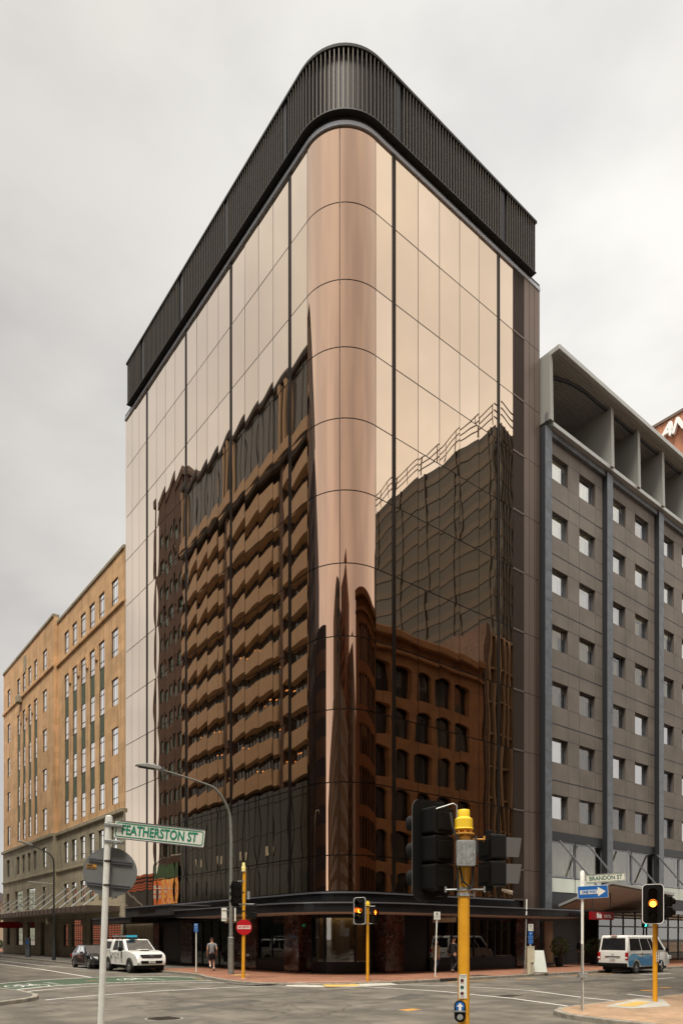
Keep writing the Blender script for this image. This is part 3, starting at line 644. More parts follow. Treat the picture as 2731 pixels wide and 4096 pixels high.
a = MB(); a.box(.1, .3, 21, 26.1, .12, 3.04); a.build('rear_wall_panel', 'brown_interior', tower)
a = MB(); a.box(4.25, 6.2, .15, .3, .12, 3.04); a.box(4.4, 6.05, .11, .15, .9, 2.9, 0); a.build('dark_door', 'black_metal', tower)
# curved corner window
def arc(off, a0, a1, n=14): return [(RC-(RC+off)*math.cos(a0+(a1-a0)*k/n), RC-(RC+off)*math.sin(a0+(a1-a0)*k/n)) for k in range(n+1)]
def arcwall(off, th, z0, z1, a0=.06, a1=PI/2-.06):
    mb = MB(); o = arc(off, a0, a1); i = arc(off-th, a0, a1)
    mb.prism(o+i[::-1], z0, z1); return mb
arcwall(-.12, .25, .12, .70).build('curved_plinth', 'black_metal', tower)
arcwall(-.12, .12, 2.85, 3.04).build('curved_head', 'black_metal', tower)
arcwall(-.15, .012, .70, 2.86, .08, PI/2-.08).build('curved_window', 'shop_glass', tower)
a = MB()
for an in (.07, .42, 1.12, PI/2-.07):
    c, si = math.cos(an), math.sin(an); r0, r1 = RC-.27, RC-.12
    a.prism([(RC-r0*c+si*.04, RC-r0*si-c*.04), (RC-r1*c+si*.04, RC-r1*si-c*.04), (RC-r1*c-si*.04, RC-r1*si+c*.04), (RC-r0*c-si*.04, RC-r0*si+c*.04)], .7, 2.85)
a.build('curved_window_bar', 'black_metal', tower)
mat('added_strip_glow', (.9, .8, .6), .5, emit=(1, .80, .52), es=2.2)
arcwall(-.38, .05, 2.93, 2.96, .12, PI/2-.12).build('added_light_strip', 'added_strip_glow', tower)  # glowing strip added behind the glass to light the blind
mat('exit_green', (.05, .5, .2), .5, emit=(.05, .8, .3), es=.8)
a = MB(); a.box(1.25, 1.28, 1.62, 1.80, 2.48, 2.58); a.build('exit_sign', 'exit_green', tower)
arcwall(-.6, .05, .2, 3.0, .1, PI/2-.1).build('timber_blind', 'beige_interior', tower)
a = MB(); a.box(6.4, 13.2, .9, .95, .2, 3.0); a.box(.9, .95, 4.5, 7.1, .2, 3.0); a.box(1.4, 1.45, 9.7, 14.7, .2, 3); a.build('blind', 'brown_interior', tower)
for loc, rz, lb in (((-1.3, 7.0, 0), 0, 'blank beige light box sign hanging under the canopy left of the corner'), ((5.9, -1.3, 0), PI/2, 'blank beige light box sign hanging under the canopy behind the yellow pole')):
    t = thing('hanging_sign', lb, 'sign', loc, rz, 'blank light boxes under the tower canopy')
    a = MB(); a.box(-.75, .75, -.06, .06, 2.66, 2.90); a.build('light_box', 'cream_wall', t, bevel=.01)
    a = MB(); a.box(-.5, -.47, -.01, .01, 2.9, 3.03); a.box(.47, .5, -.01, .01, 2.9, 3.03); a.build('hanger', 'black_metal', t)

# ---------------------------------------------------------------- sandstone building on the left
sb = thing('sandstone_building', 'tan sandstone office block with grey stone base left of the copper tower', 'building', (0, 26.3, 0))
V0 = 26.3
def sy(v): return v-V0
secA = [(27.65, 29.05)]+[(30.6+2.28*k, 31.92+2.28*k) for k in range(5)]
secB = [(45.3, 46.7)]+[(48.6+2.2*k, 49.8+2.2*k) for k in range(4)]+[(59.4, 60.7)]
tops = [26.16, 22.28, 18.40, 14.52]
def winmesh(w_, h_, kind='tall'):
    a = MB(); t = .05
    a.box(0, .08, 0, t, 0, h_); a.box(0, .08, w_-t, w_, 0, h_); a.box(0, .08, t, w_-t, 0, t); a.box(0, .08, t, w_-t, h_-t, h_)
    n = 3 if kind == 'tall' else 6
    a.box(.01, .06, t, w_-t, h_*.76, h_*.76+.05); a.box(.01, .06, t, w_-t, h_*.22, h_*.22+.05)
    for k in range(1, n): a.box(.02, .06, w_*k/n-.02, w_*k/n+.02, t, h_-t)
    return a
class WinLib:
    def __init__(s): s.c = {}
    def put(s, key, w_, h_, parent, loc, kind='tall', glass='window_glass', frame='frame_dark', back='blind_cream', bf=.45):
        if key not in s.c:
            a = MB(); a.quad((.03, .03, .03), (.03, w_-.03, .03), (.03, w_-.03, h_-.03), (.03, .03, h_-.03)); o = a.build('window', glass, parent, fix=False)
            winmesh(w_, h_, kind).build('frame', frame, o)
            b = MB(); b.quad((.25, .03, h_*bf), (.25, w_-.03, h_*bf), (.25, w_-.03, h_-.02), (.25, .03, h_-.02)); b.build('blind', back, o, fix=False)
            s.c[key] = o; o.location = loc; return o
        o = copy_tree(s.c[key], parent, loc); return o
WL = WinLib()
hA, hB, hG, hA2 = [], [], [], []
xoff = -.35
for (lst, hl, xf) in ((secA, hA, 0), (secB, hB, xoff)):
    for i, (a0, a1) in enumerate(lst):
        single = i in (0, 5)
        hl.append((sy(a0), sy(a1), 28.1, 30.1)); WL.put(('t', round(a1-a0, 2), 2.0), a1-a0, 2.0, sb, (xf+.07, sy(a0), 28.1))
        for tz in tops:
            if single and lst is secA and i == 5: pass
            if single and not (lst is secA and i == 5):
                hl.append((sy(a0), sy(a1), tz-2.15, tz))
            WL.put(('s', round(a1-a0, 2), 2.15), a1-a0, 2.15, sb, (xf+.07, sy(a0), tz-2.15))
        if not single or (lst is secA and i == 5): hl.append((sy(a0), sy(a1), 12.37, 26.16))
        hl.append((sy(a0), sy(a1), 8.75, 10.7)); WL.put(('g', round(a1-a0, 2), 1.95), a1-a0, 1.95, sb, (xf+.07, sy(a0), 8.75))
low = [(c, 4.95, 6.85, 0) for c in secA]+[((45.4, 46.6), 4.95, 6.85, xoff), ((49.1, 52.4), 4.75, 6.95, xoff), ((53.9, 57.1), 4.75, 6.95, xoff), ((59.5, 60.8), 4.95, 6.85, xoff)]
for (a0, a1), z0, z1, xf in low:
    (hA if xf == 0 else hB).append((sy(a0), sy(a1), z0, z1)); WL.put(('l', round(a1-a0, 2), z1-z0), a1-a0, z1-z0, sb, (xf+.07, sy(a0), z0), 'tall' if a1-a0 < 2 else 'wide')
grd = [(31.3, 34.0, 0), (35.7, 38.9, 0), (39.7, 41.3, 0), (26.9, 30.4, 0), (49.3, 52.1, xoff), (53.9, 56.6, xoff), (59.2, 60.6, xoff)]
for a0, a1, xf in grd:
    (hA if xf == 0 else hB).append((sy(a0), sy(a1), 1.05, 3.5)); WL.put(('gr', round(a1-a0, 2), 2.45), a1-a0, 2.45, sb, (xf+.07, sy(a0), 1.05), 'wide', bf=.75)
hB.append((sy(45.9), sy(47.2), .12, 3.4))
ZB = 11.75
for nm, xf, a0, a1, hl, zt in (('wall', 0, 26.3, 43.0, hA, 31.7), ('wall', xoff, 43.0, 62.4, hB, 32.35)):
    up_ = [(p, q, max(lo, ZB), hi) for p, q, lo, hi in hl if hi > ZB+.1]; dn = [h for h in hl if h[3] < ZB]
    a = MB(); wall_holes(a, 'x', xf, sy(a0), sy(a1), ZB, zt, up_, .24); a.quad((xf, sy(a0), zt), (xf, sy(a1), zt), (xf+.6, sy(a1), zt), (xf+.6, sy(a0), zt))
    a.quad((xf, sy(a0), ZB), (xf, sy(a0), zt), (xf+.6, sy(a0), zt), (xf+.6, sy(a0), ZB)); a.quad((xf, sy(a1), ZB), (xf, sy(a1), zt), (xf+18, sy(a1), zt), (xf+18, sy(a1), ZB))
    a.build(nm, 'sandstone', sb, fix=False)
    a = MB(); wall_holes(a, 'x', xf-.06, sy(a0), sy(a1), .12, ZB, dn, .30); a.quad((xf-.06, sy(a0), .12), (xf-.06, sy(a0), ZB), (xf+.6, sy(a0), ZB), (xf+.6, sy(a0), .12)); a.quad((xf-.06, sy(a1), .12), (xf-.06, sy(a1), ZB), (xf+18, sy(a1), ZB), (xf+18, sy(a1), .12))
    a.build('base_wall', 'grey_stone', sb, fix=False)
    a = MB(); a.box(xf-.24, xf+.1, sy(a0)+.002, sy(a1)+.2, ZB-.25, ZB+.05); a.build('string_course', 'grey_stone', sb, bevel=.03)
    a = MB(); a.box(xf-.2, xf+.1, sy(a0)+.002, sy(a1)+.12, 8.05, 8.25); a.build('string_course', 'grey_stone', sb, bevel=.03)
    a = MB(); a.box(xf-.14, xf+.1, sy(a0)+.002, sy(a1)+.12, 27.6, 27.85); a.build('cornice', 'sandstone', sb, bevel=.03)
    a = MB(); a.box(xf-.10, xf+.5, sy(a0)+.002, sy(a1)+.1, zt, zt+.28); a.build('parapet_coping', 'grey_stone', sb, bevel=.03)
a = MB(); a.box(.5, 18, .05, 36, .12, 31.6); a.build('core', 'dark_shell', sb)
# green spandrels in the tall bays; piers carry carved heads
for lst, xf in ((secA[1:], 0), (secB[1:5], xoff)):
    for a0, a1 in lst:
        for tz in (22.28, 18.40, 14.52):
            a = MB(); a.box(xf+.09, xf+.2, sy(a0), sy(a1), tz, tz+1.73)
            for q in (.25, .5, .75): a.box(xf+.06, xf+.09, sy(a0)+(a1-a0)*q-.03, sy(a0)+(a1-a0)*q+.03, tz+.1, tz+1.63)
            a.build('metal_spandrel', 'green_spandrel', sb)
    for k in range(len(lst)-1):
        m_ = (lst[k][1]+lst[k+1][0])/2
        a = MB(); a.box(xf-.08, xf+.02, sy(m_)-.3, sy(m_)+.3, 24.9, 26.2); a.box(xf-.12, xf, sy(m_)-.2, sy(m_)+.2, 25.2, 25.9); a.box(xf-.14, xf, sy(m_)-.1, sy(m_)+.1, 25.0, 26.1); a.build('carved_head', 'sandstone', sb, bevel=.04)
a = MB(); a.box(xoff-.04, xoff+.05, sy(52.6), sy(53.7), 30.3, 31.5); a.box(xoff-.08, xoff, sy(52.85), sy(53.45), 30.0, 31.8); a.build('carved_emblem', 'grey_stone', sb, bevel=.1)
a = MB(); a.box(xoff-.5, xoff, sy(54.2), sy(55.2), 27.1, 27.9); a.build('flagpole_bracket', 'grey_stone', sb, bevel=.08)
a = MB(); a.box(-2.6, -.02, sy(27.2), sy(62.8), 3.92, 4.15); a.build('awning', 'white_soffit', sb)
a = MB(); a.box(-2.68, -2.6, sy(27.1), sy(62.9), 3.9, 4.32)
for k in range(30): a.box(-2.72, -2.68, sy(27.1)+k*1.2, sy(27.1)+k*1.2+.06, 3.92, 4.3)
a.box(-2.6, -.02, sy(27.1), sy(27.2), 3.9, 4.32); a.build('awning_fascia', 'brown_metal', sb)
for k in range(12):
    v = sy(28.4+k*3.0); a = MB()
    for d in (-.09, .09): a.tube([(-2.5, v+d, 4.25), (-.05, v+d, 6.35)], .035, 6)
    a.tube([(-.05, v-.15, 6.35), (-.3, v+.15, 6.5)], .03, 6); a.build('tie_rod', 'galvanised', sb)
a = MB(); a.box(.12, .2, sy(45.9), sy(47.2), .13, 3.4); a.build('door', 'brown_tile', sb)
t = thing('accountants_sign', 'beige sign with faint lettering hanging under the awning of the sandstone building', 'sign', (-1.4, 37.6, 0))
a = MB(); a.box(-1.15, 1.15, -.06, .06, 3.05, 3.62); a.box(-.7, -.67, -.02, .02, 3.62, 3.92); a.box(.67, .7, -.02, .02, 3.62, 3.92); a.build('board', 'grey_stone', t)
text('lettering', 'CHARTERED ACCOUNTANTS', .17, 'ink', t, (.12, -.065, 3.42), sx=.9); text('lettering', 'AUSTRALIA + NEW ZEALAND', .1, 'ink', t, (-.05, -.065, 3.2), sx=.9); text('emblem', 'CA', .3, 'ink', t, (-.98, -.065, 3.38), sx=.6)
t = thing('red_hanging_sign', 'dark red sign board hanging under the awning at the far left', 'sign', (-1.5, 55.5, 0)); a = MB(); a.box(-1.9, 1.6, -.06, .06, 2.9, 3.55); a.build('board', 'sign_red', t)

# ---------------------------------------------------------------- hotel on the right
ho = thing('hotel_building', 'brown panelled hotel with grey columns and square windows right of the tower', 'hotel')
SK = 3.52; WT = 31.95
bays = [16.45+6.9*k for k in range(4)]         # left edge of each wall bay
holes = []; hw = []
for b in bays:
    for du in (.35, 3.45):
        for k in range(7): z1 = WT-SK*k; holes.append((b+du, b+du+1.85, z1-1.52, z1)); hw.append((b+du, z1-1.52))
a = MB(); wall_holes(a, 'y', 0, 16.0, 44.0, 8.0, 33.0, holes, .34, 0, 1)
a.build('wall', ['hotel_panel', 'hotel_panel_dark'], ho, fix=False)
a = MB()                                        # panel joints and shadow slots
for k in range(8):
    z = WT-SK*k+.85
    if z < 32.5: a.box(16.3, 44, -.004, .01, z-.02, z+.05)
    for zz in (WT-SK*k, WT-SK*k-1.52):
        if zz < 9: continue
        for b in bays:
            for p, q in ((b, b+.35), (b+2.2, b+3.45), (b+5.3, b+6.2)): a.box(p, q, -.003, .01, zz-.012, zz+.012)
for b in bays:
    for du in (.35, 2.2, 3.45, 5.3):
        for k in range(8): z = WT-SK*k; a.box(b+du-.012, b+du+.012, -.003, .01, max(8, z+.02), min(33, z+.83)); a.box(b+du-.012, b+du+.012, -.003, .01, max(8, z+.9), min(33, z+2.0)) if k else None
a.build('panel_joint', 'zinc_dark', ho)
for i, b in enumerate([15.75]+[x-.72 for x in bays[1:]]+[43.35]):
    a = MB(); a.box(b, b+.68, -.36, .05, 3.4, 33.0, 0); a.box(b-.03, b-.002, -.35, .05, 3.4, 33.0, 1)
    for k in range(16): a.box(b-.001, b+.682, -.363, -.35, 4+k*1.85, 4.012+k*1.85, 1)
    a.build('column', ['zinc', 'zinc_dark'], ho)
proto = None
for i, (u, z) in enumerate(hw):
    if proto is None:
        proto = thing('tmp', 'x', 'x'); bpy.data.objects.remove(proto)
        a = MB(); a.quad((.04, .26, .04), (1.81, .26, .04), (1.81, .26, 1.48), (.04, .26, 1.48)); proto = a.build('window', 'curtain_glass', ho, fix=False)
        a = MB(); a.box(0, .04, .22, .30, 0, 1.52); a.box(1.77, 1.85, .22, .30, 0, 1.52); a.box(1.5, 1.55, .23, .29, .05, 1.46); a.box(.04, 1.77, .22, .30, 1.46, 1.52); a.box(.04, 1.77, .22, .30, 0, .05); a.build('frame', 'zinc', proto)
        a = MB(); n = 26
        pts = [(.05+1.72*k/n, .315+.03*math.sin(k*1.9)) for k in range(n+1)]
        for k in range(n): a.quad((*pts[k], .05), (*pts[k+1], .05), (*pts[k+1], 1.1), (*pts[k], 1.1))
        a.build('curtain', 'curtain', proto, smooth='all', fix=False)
        a = MB(); a.quad((.05, .275, 1.0), (1.78, .275, 1.0), (1.78, .275, 1.5), (.05, .275, 1.5)); a.build('blind', 'hotel_blind', proto, fix=False)
        o = proto
    else: o = copy_tree(proto, ho)
    o.location = (u, 0, z); row = i % 7; hr_ = RND.random()
    o.material_slots[0].link = 'OBJECT'
    o.material_slots[0].material = M['upper_glass' if (row < 2 and hr_ < .8) or (row == 2 and hr_ < .35) else ('hotel_glass' if hr_ > .6 else 'curtain_glass')]
    for ch in o.children:
        if ch.name.startswith('curtain') and hr_ < .45: ch.scale.x = RND.uniform(.55, .9)
        if ch.name.startswith('blind'): ch.location.z = RND.choice((0, .1, .25, .55))
a = MB(); a.box(16.0, 44, .62, 14, 8.0, 33.0); a.box(15.7, 60, 1.0, 14, .12, 8.0); a.build('core', 'dark_shell', ho)
a = MB(); a.box(43.8, 62, 0, 14, 8.0, 33); a.build('side_wing', 'hotel_panel', ho)
a = MB()
for i, b in enumerate(bays): a.box(b, b+6.18, -.25, .05, 32.75, 33.1)
a.build('head_beam', 'zinc', ho)
a = MB(); a.box(16.3, 44, -.55, .3, 33.1, 33.35); a.build('gutter', 'canopy_metal', ho)
a = MB(); a.box(16.0, 44, -.05, .4, 7.95, 8.5); a.build('transfer_beam', 'zinc_dark', ho)
# glazed level with curtains
for i, b in enumerate(bays):
    for k in range(2):
        u0 = b+.05+k*3.1; u1 = u0+3.0
        a = MB(); a.quad((u0+.04, .1, 5.75), (u1-.04, .1, 5.75), (u1-.04, .1, 7.9), (u0+.04, .1, 7.9)); wnd = a.build('glazed_window', 'curtain_glass', ho, fix=False)
        a = MB(); a.box(u0, u0+.05, .05, .15, 5.7, 7.95); a.box(u1-.05, u1, .05, .15, 5.7, 7.95); a.box(u0+.05, u1-.05, .05, .15, 5.66, 5.74); a.box(u0+.05, u1-.05, .05, .15, 7.88, 7.95); a.build('frame', 'trim_grey', wnd)
        a = MB(); pts = [(u0+.1+2.8*j/40, .45+.04*math.sin(j*1.7)) for j in range(41)]
        for j in range(40): a.quad((*pts[j], 5.75), (*pts[j+1], 5.75), (*pts[j+1], 7.9), (*pts[j], 7.9))
        a.build('curtain', 'curtain', wnd, smooth='all', fix=False)
        a = MB(); a.box(u0+.03, u1-.03, .06, .14, 4.75, 5.62); a.build('white_spandrel', 'white_panel', ho)
a = MB(); a.box(16.4, 60, .05, .5, 3.6, 4.7); a.build('dark_fascia', 'zinc_dark', ho)
# roof canopy with corrugated soffit and perforated fins
a = MB(); a.box(15.96, 52, -1.2, 3.4, 37.2, 37.5); a.build('roof_canopy', 'canopy_metal', ho, bevel=.02)
a = MB()
for k in range(24): y = -1.0+k*.18; a.prism([(y, 37.19), (y+.04, 37.165), (y+.10, 37.165), (y+.14, 37.19)], 16.1, 52, ax='x')
a.build('corrugated_soffit', 'soffit_dark', ho)
a = MB(); a.box(16.0, 52, 3.0, 3.1, 33.3, 37.2)
for k in range(22): a.box(16.0, 52, 2.975, 3.0, 33.4+k*.17, 33.47+k*.17)
a.build('corrugated_back_wall', 'soffit_dark', ho)
for u in (15.78, 22.6, 26.0, 29.4, 32.8, 36.2, 39.6, 43):
    a = MB(); a.prism([(-.70, 33.2), (2.9, 33.35), (2.9, 37.19), (-.62, 37.19)], u, u+.32, ax='x'); a.build('perforated_fin', 'perforated_metal', ho)
a = MB(); a.box(15.75, 15.95, -.55, -.3, 33.2, 33.7); a.build('camera_box', 'trim_grey', ho)
a = MB(); a.tube([(16.0, 1.2, 37.0), (17.0, .4, 37.05), (18.5, -.1, 37.1), (20, -.3, 37.1), (52, -.3, 37.1)], .1, 6); a.build('curved_gutter', 'zinc_dark', ho)
# entrance canopy
def slab(name, top, th, mt, parent, up=.0):
    mb = MB(); n = len(top); A = [(x, y, z) for x, y, z in top]; B = [(x, y, z-th) for x, y, z in top]
    mb.add(A+B, [tuple(range(n)), tuple(range(2*n-1, n-1, -1))]+[(i, n+i, n+(i+1) % n, (i+1) % n) for i in range(n)]); return mb.build(name, mt, parent)
slab('entrance_canopy', [(17.2, -.3, 3.95), (17.0, -4.0, 5.15), (24.4, -4.0, 4.75), (26.5, -.3, 3.8)], .16, 'canopy_metal', ho)
slab('entrance_soffit', [(17.35, -.35, 3.77), (17.15, -3.9, 4.93), (24.2, -3.9, 4.54), (26.3, -.35, 3.62)], .04, 'white_soffit', ho)
for u in (17.3, 20.4, 25.2, 29.3):
    a = MB(); a.tube([(u, -.3, 7.9), (u+1.2, -2.6, 4.5)], .06, 8); a.build('stay_rod', 'trim_grey', ho)
a = MB(); a.box(22, 44, -3.6, -.3, 3.45, 3.5)
a.build('glass_awning', 'shop_glass', ho)
a = MB()
for k in range(14): a.box(22+k*1.7, 22.08+k*1.7, -3.6, -.3, 3.5, 3.6)
a.box(21.9, 44, -3.7, -3.6, 3.4, 3.62); a.build('awning_frame', 'trim_grey', ho)
sg = MB(); sg.box(16.9, 20.4, -2.05, -1.85, 2.98, 3.52); t = thing('hotel_sign', 'red box sign reading ibis HOTEL hanging under the entrance canopy', 'sign', (17.55, -3.0, 0))
a = MB(); a.box(-1.18, 1.18, -.1, .1, 2.94, 3.40); a.build('sign_box', 'hotel_red', t, bevel=.01)
text('lettering', 'ibis', .42, 'white_plastic', t, (-.42, -.11, 3.17), bold=.02, sx=.95); text('lettering', 'HOTEL', .24, 'white_plastic', t, (.5, -.11, 3.14), bold=.006)
for x in (-1, .96): a = MB(); a.box(x, x+.04, -.02, .02, 3.45, 4.6); a.build('hanger', 'zinc_dark', t)
# entrance glazing
a = MB()
for k in range(12): a.box(22.6+k*1.6, 22.68+k*1.6, .3, .4, .12, 3.4)
a.box(22.6, 44, .3, .4, 2.6, 2.7); a.build('entrance_frame', 'black_metal', ho)
a = MB(); a.quad((22.6, .35, .15), (44, .35, .15), (44, .35, 3.4), (22.6, .35, 3.4)); a.build('entrance_glazing', 'shop_glass', ho, fix=False)
a = MB(); a.box(17.0, 17.9, .6, .7, .3, 2.9); a.build('timber_panel', 'timber_interior', ho)
def bush(name, label, loc, h, rr_, n, seed, mt='leaf', pot=True, cat='plant', group=None):
    R_ = random.Random(seed); t = thing(name, label, cat, loc, 0, group)
    if pot: a = MB(); a.lathe([(.22, 0), (.3, .55), (.27, .55), (.27, .5), (0, .48)], 14); a.build('pot', 'zinc_dark', t)
    a = MB(); z0 = .5 if pot else 0
    for k in range(7 if pot else 5):
        an = R_.uniform(0, 6.3); a.tube([(0, 0, z0), (.3*rr_*math.cos(an), .3*rr_*math.sin(an), z0+h*.5), (.8*rr_*math.cos(an), .8*rr_*math.sin(an), z0+h*R_.uniform(.6, .95))], [.03*h, .02*h, .006*h], 5)
    a.build('stem', 'bark', t)
    a = MB()
    for k in range(n):
        an = R_.uniform(0, 6.3); ph = R_.uniform(-1, 1); r = rr_*R_.uniform(.35, 1)**.6
        c = Vector((r*math.cos(an)*math.sqrt(1-ph*ph), r*math.sin(an)*math.sqrt(1-ph*ph), z0+h*.58+ph*h*.45))
        s_ = rr_*R_.uniform(.07, .14); d1 = Vector((R_.gauss(0, 1), R_.gauss(0, 1), R_.gauss(0, 1))).normalized(); d2 = d1.cross(Vector((R_.gauss(0, 1), R_.gauss(0, 1), R_.gauss(0, 1)))).normalized()
        a.quad(c-d1*s_, c+d2*s_*.45, c+d1*s_, c-d2*s_*.45, m=k % 2)
    a.build('foliage', [mt, 'leaf_light'], t, fix=False); return t
bush('potted_shrub', 'leafy green shrub in a dark pot at the hotel entrance', (16.7, -.7, .12), 1.25, .62, 620, 3, mt='leaf_light')
bush('potted_shrub', 'dark shrub in the shade left of the parked van', (21.4, -.1, .12), 1.2, .55, 450, 5)

# ---------------------------------------------------------------- orange-clad building behind the hotel, with roof letters
bb = thing('orange_clad_building', 'orange brown clad high rise with white roof letters behind the hotel', 'building', (75, 5, 0))
a = MB(); a.box(0, 25, 0, 36, 0, 73.2); a.build('wall', 'orange_cladding', bb)
a = MB(); a.box(-.2, 25.2, -.2, 36.2, 73.2, 73.6); a.build('roof_edge', 'brown_metal', bb)
for k, ch in enumerate('ANZ'):
    text('letter', ch, 2.55, 'white_plastic', bb, (-.4, 16.8-k*1.75, 71.4), (PI/2, 0, -PI/2), .25, 1.0, .10, shear=.35)
# distant left
a = MB()
pts = [(-260, 420), (-120, 460), (0, 480), (120, 470), (260, 420)]
for i in range(4):
    for j in range(5):
        pass
nn = 24; hv = []
for i in range(nn+1):
    for j in range(9):
        x = -260+i*520/nn; y = 330+j*30; h = max(0, 34*math.sin(PI*j/8)*(.7+.25*math.sin(i*1.1)+.15*math.sin(i*2.7)))
        hv.append((x, y, h))
a.add(hv, [(i*9+j, i*9+j+1, (i+1)*9+j+1, (i+1)*9+j) for i in range(nn) for j in range(8)]); struct('hills', a, 'hill_green', smooth='all', fix=False)
hb = thing('grey_roofed_house', 'pale house with a grey roof beyond the far left end of the street', 'house', (1, 96, 0))
a = MB(); a.box(-4, 8, 0, 14, 0, 7.5); a.build('wall', 'cream_wall', hb)
a = MB(); a.prism([(-4.6, 7.5), (2, 11), (8.6, 7.5)], -.5, 14.5, ax='y'); a.build('roof', 'roof_grey', hb)
for k in range(3): a = MB(); a.box(-3+k*3.6, -1.4+k*3.6, -.05, .1, 4.5, 6.3); a.build('window', 'window_dark', hb)
bush('street_tree', 'small green tree at the far left end of the street', (-1.6, 72, .12), 4.6, 2.2, 1600, 8, pot=False, cat='tree')
bush('hedge_bush', 'brown green bush under the tree at the far left', (-.6, 67.5, .12), 1.6, 1.5, 900, 9, pot=False, cat='bush')

# ---------------------------------------------------------------- buildings across the streets, seen mirrored in the glass
XW = -22.2
st = thing('striped_office_tower', 'tall office tower striped with tan concrete bands, mirrored in the left glass face', 'office tower', (XW, 25, 0))
a = MB(); a.box(-22, 0, 0, 36, 17.9, 60.5); a.build('body', 'smoke_glass', st)
def sp(i): return [0, 12, 24, 36][i]
for k in range(10):
    z = 18.4+k*3.47
    a = MB()
    for i in range(3):
        y0, y1 = sp(i)+.9, sp(i+1)-.9
        a.prism([(.0, y0), (.9, y0), (1.15, y0+1.6), (1.15, y1-1.6), (.9, y1), (0, y1)], z, z+1.75)
        a.box(.05, .12, y0+.5, y1-.5, z+1.75, z+1.85)
    a.build('concrete_band', 'band_concrete', st)
    a = MB()
    for i in range(3):
        y0, y1 = sp(i)+.9, sp(i+1)-.9
        for q in range(1, 8): yy = y0+(y1-y0)*q/8; a.box(.0, .1, yy-.05, yy+.05, z+1.75, z+3.47)
    a.build('window_mullion', 'ink', st)
a = MB()
for i in range(4): y = sp(i); a.box(0, .6, max(0, y-.5), min(36, y+.5), 17.9, 60)
a.build('pier', 'brown_tile', st)
a = MB(); a.box(-22.4, 1.2, -.4, 36.3, 52.6, 53.6); a.box(-22.4, 1.0, -.6, 36.3, 61.0, 62); a.build('roof_cornice', 'dark_shell', st, bevel=.4)
a = MB(); a.box(0, 1.3, 0, 36, 53.0, 54.2)
for yy in (.3, 10.6, 11.9, 22.6, 24, 35): a.box(.5, 1.0, yy, yy+.5, 54.2, 61)
a.build('band_crown', 'band_concrete', st)
mat('crown_glass', (.07, .073, .078), .25, 0)
a = MB(); a.box(0, .6, 1, 35.5, 54.3, 60.9); a.build('crown_glazing', 'crown_glass', st)
a = MB()
for k in range(17): a.box(.6, .66, 1.5+k*2.1, 1.6+k*2.1, 54.3, 60.9)
a.build('crown_bar', 'black_metal', st)
a = MB(); a.box(-22, .8, 0, 36, 0, 17.8); a.build('podium', 'teal_glass', st)
a = MB()
for k in range(16): a.box(.8, .86, 1+k*2.25, 1.06+k*2.25, 0, 17.8)
for k in range(5): a.box(.8, .86, 0, 36, 3.4*k+3, 3.4*k+3.06)
a.build('podium_frame', 'black_metal', st)
a = MB()
for k in range(4): a.box(.87, .9, 14+k*5.4, 14.8+k*5.4, 10.8, 11.8)
a.build('painted_lit_window', 'white_panel', st)  # lit windows drawn in plain white colour, nothing here emits
mat('office_light', (.9, .4, .1), .5, emit=(1, .42, .12), es=.35)
a = MB(); R2 = random.Random(4)
for k in range(26):
    y = R2.uniform(1, 34); z = 18.4+3.47*R2.choice((0, 0, 1, 1, 2, 3, 4, 5))+R2.uniform(2.3, 3.1); a.quad((.02, y, z), (.02, y+.7, z+.12), (.02, y+.9, z), (.02, y+.25, z-.12))
a.build('office_lights', 'office_light', st, fix=False)
bt_ = thing('brown_tiled_tower', 'brown tiled office tower with teal windows, mirrored beside the striped tower', 'office tower', (XW, 61.3, 0))
hl = [(.9+j*2.9, 2.9+j*2.9, 6+k*3.7, 7.9+k*3.7) for k in range(15) for j in range(3)]
a = MB(); wall_holes(a, 'x', 0, 0, 9.9, 0, 64.5, hl, -.3); a.box(-18, -.35, 0, 9.9, 0, 64.4); a.quad((0, 9.9, 0), (-.4, 9.9, 0), (-.4, 9.9, 64.5), (0, 9.9, 64.5)); a.build('wall', 'brown_tile', bt_, fix=False)
for p, q, lo, hi in hl: a = MB(); a.quad((-.28, p, lo), (-.28, q, lo), (-.28, q, hi), (-.28, p, hi)); a.build('window', 'teal_window', bt_, fix=False)
a = MB(); a.box(-18, .3, -.1, 10.1, 64.5, 65.6); a.build('roof_cornice', 'brown_tile', bt_)
bl = thing('billboard', 'lit billboard with a warm orange figure print and green top, mirrored low in the glass', 'billboard', (XW+.15, 63.4, 0))
a = MB(); a.box(0, .25, 0, 7.2, 5.9, 12.2); a.build('frame', 'black_metal', bl)
a = MB(); a.quad((.28, .1, 10.2), (.28, 7.1, 10.2), (.28, 7.1, 12.1), (.28, .1, 12.1)); a.build('upper_print', 'poster_green', bl, fix=False)
a = MB(); a.quad((.28, .1, 6.0), (.28, 4.6, 6.0), (.28, 4.6, 10.2), (.28, .1, 10.2)); a.build('figure_print', 'poster_warm', bl, fix=False)
a = MB(); a.quad((.28, 4.6, 6.0), (.28, 7.1, 6.0), (.28, 7.1, 10.2), (.28, 4.6, 10.2)); a.build('side_print', 'poster_orange', bl, fix=False)
a = MB()
for k, (p, q) in enumerate(((5, 6.9), (4.9, 6.9), (5.1, 6.8))): a.box(.285, .3, p, q, 8.9-k*.75, 9.4-k*.75)
a.build('text_block', 'white_plastic', bl)
rb = thing('red_slatted_building', 'low red brown slatted building mirrored at the bottom left of the glass', 'building', (XW, 71.5, 0))
mat('red_slat', (.50, .11, .035), .6, var=.15, vs=.5)
a = MB(); a.box(-14, 0, 0, 46, 0, 10.8); a.build('wall', 'dark_shell', rb)
a = MB()
for k in range(26):
    z = .3+k*.4
    if 15 <= k <= 21: continue
    a.box(0, .15, 0, 46, z, z+.26)
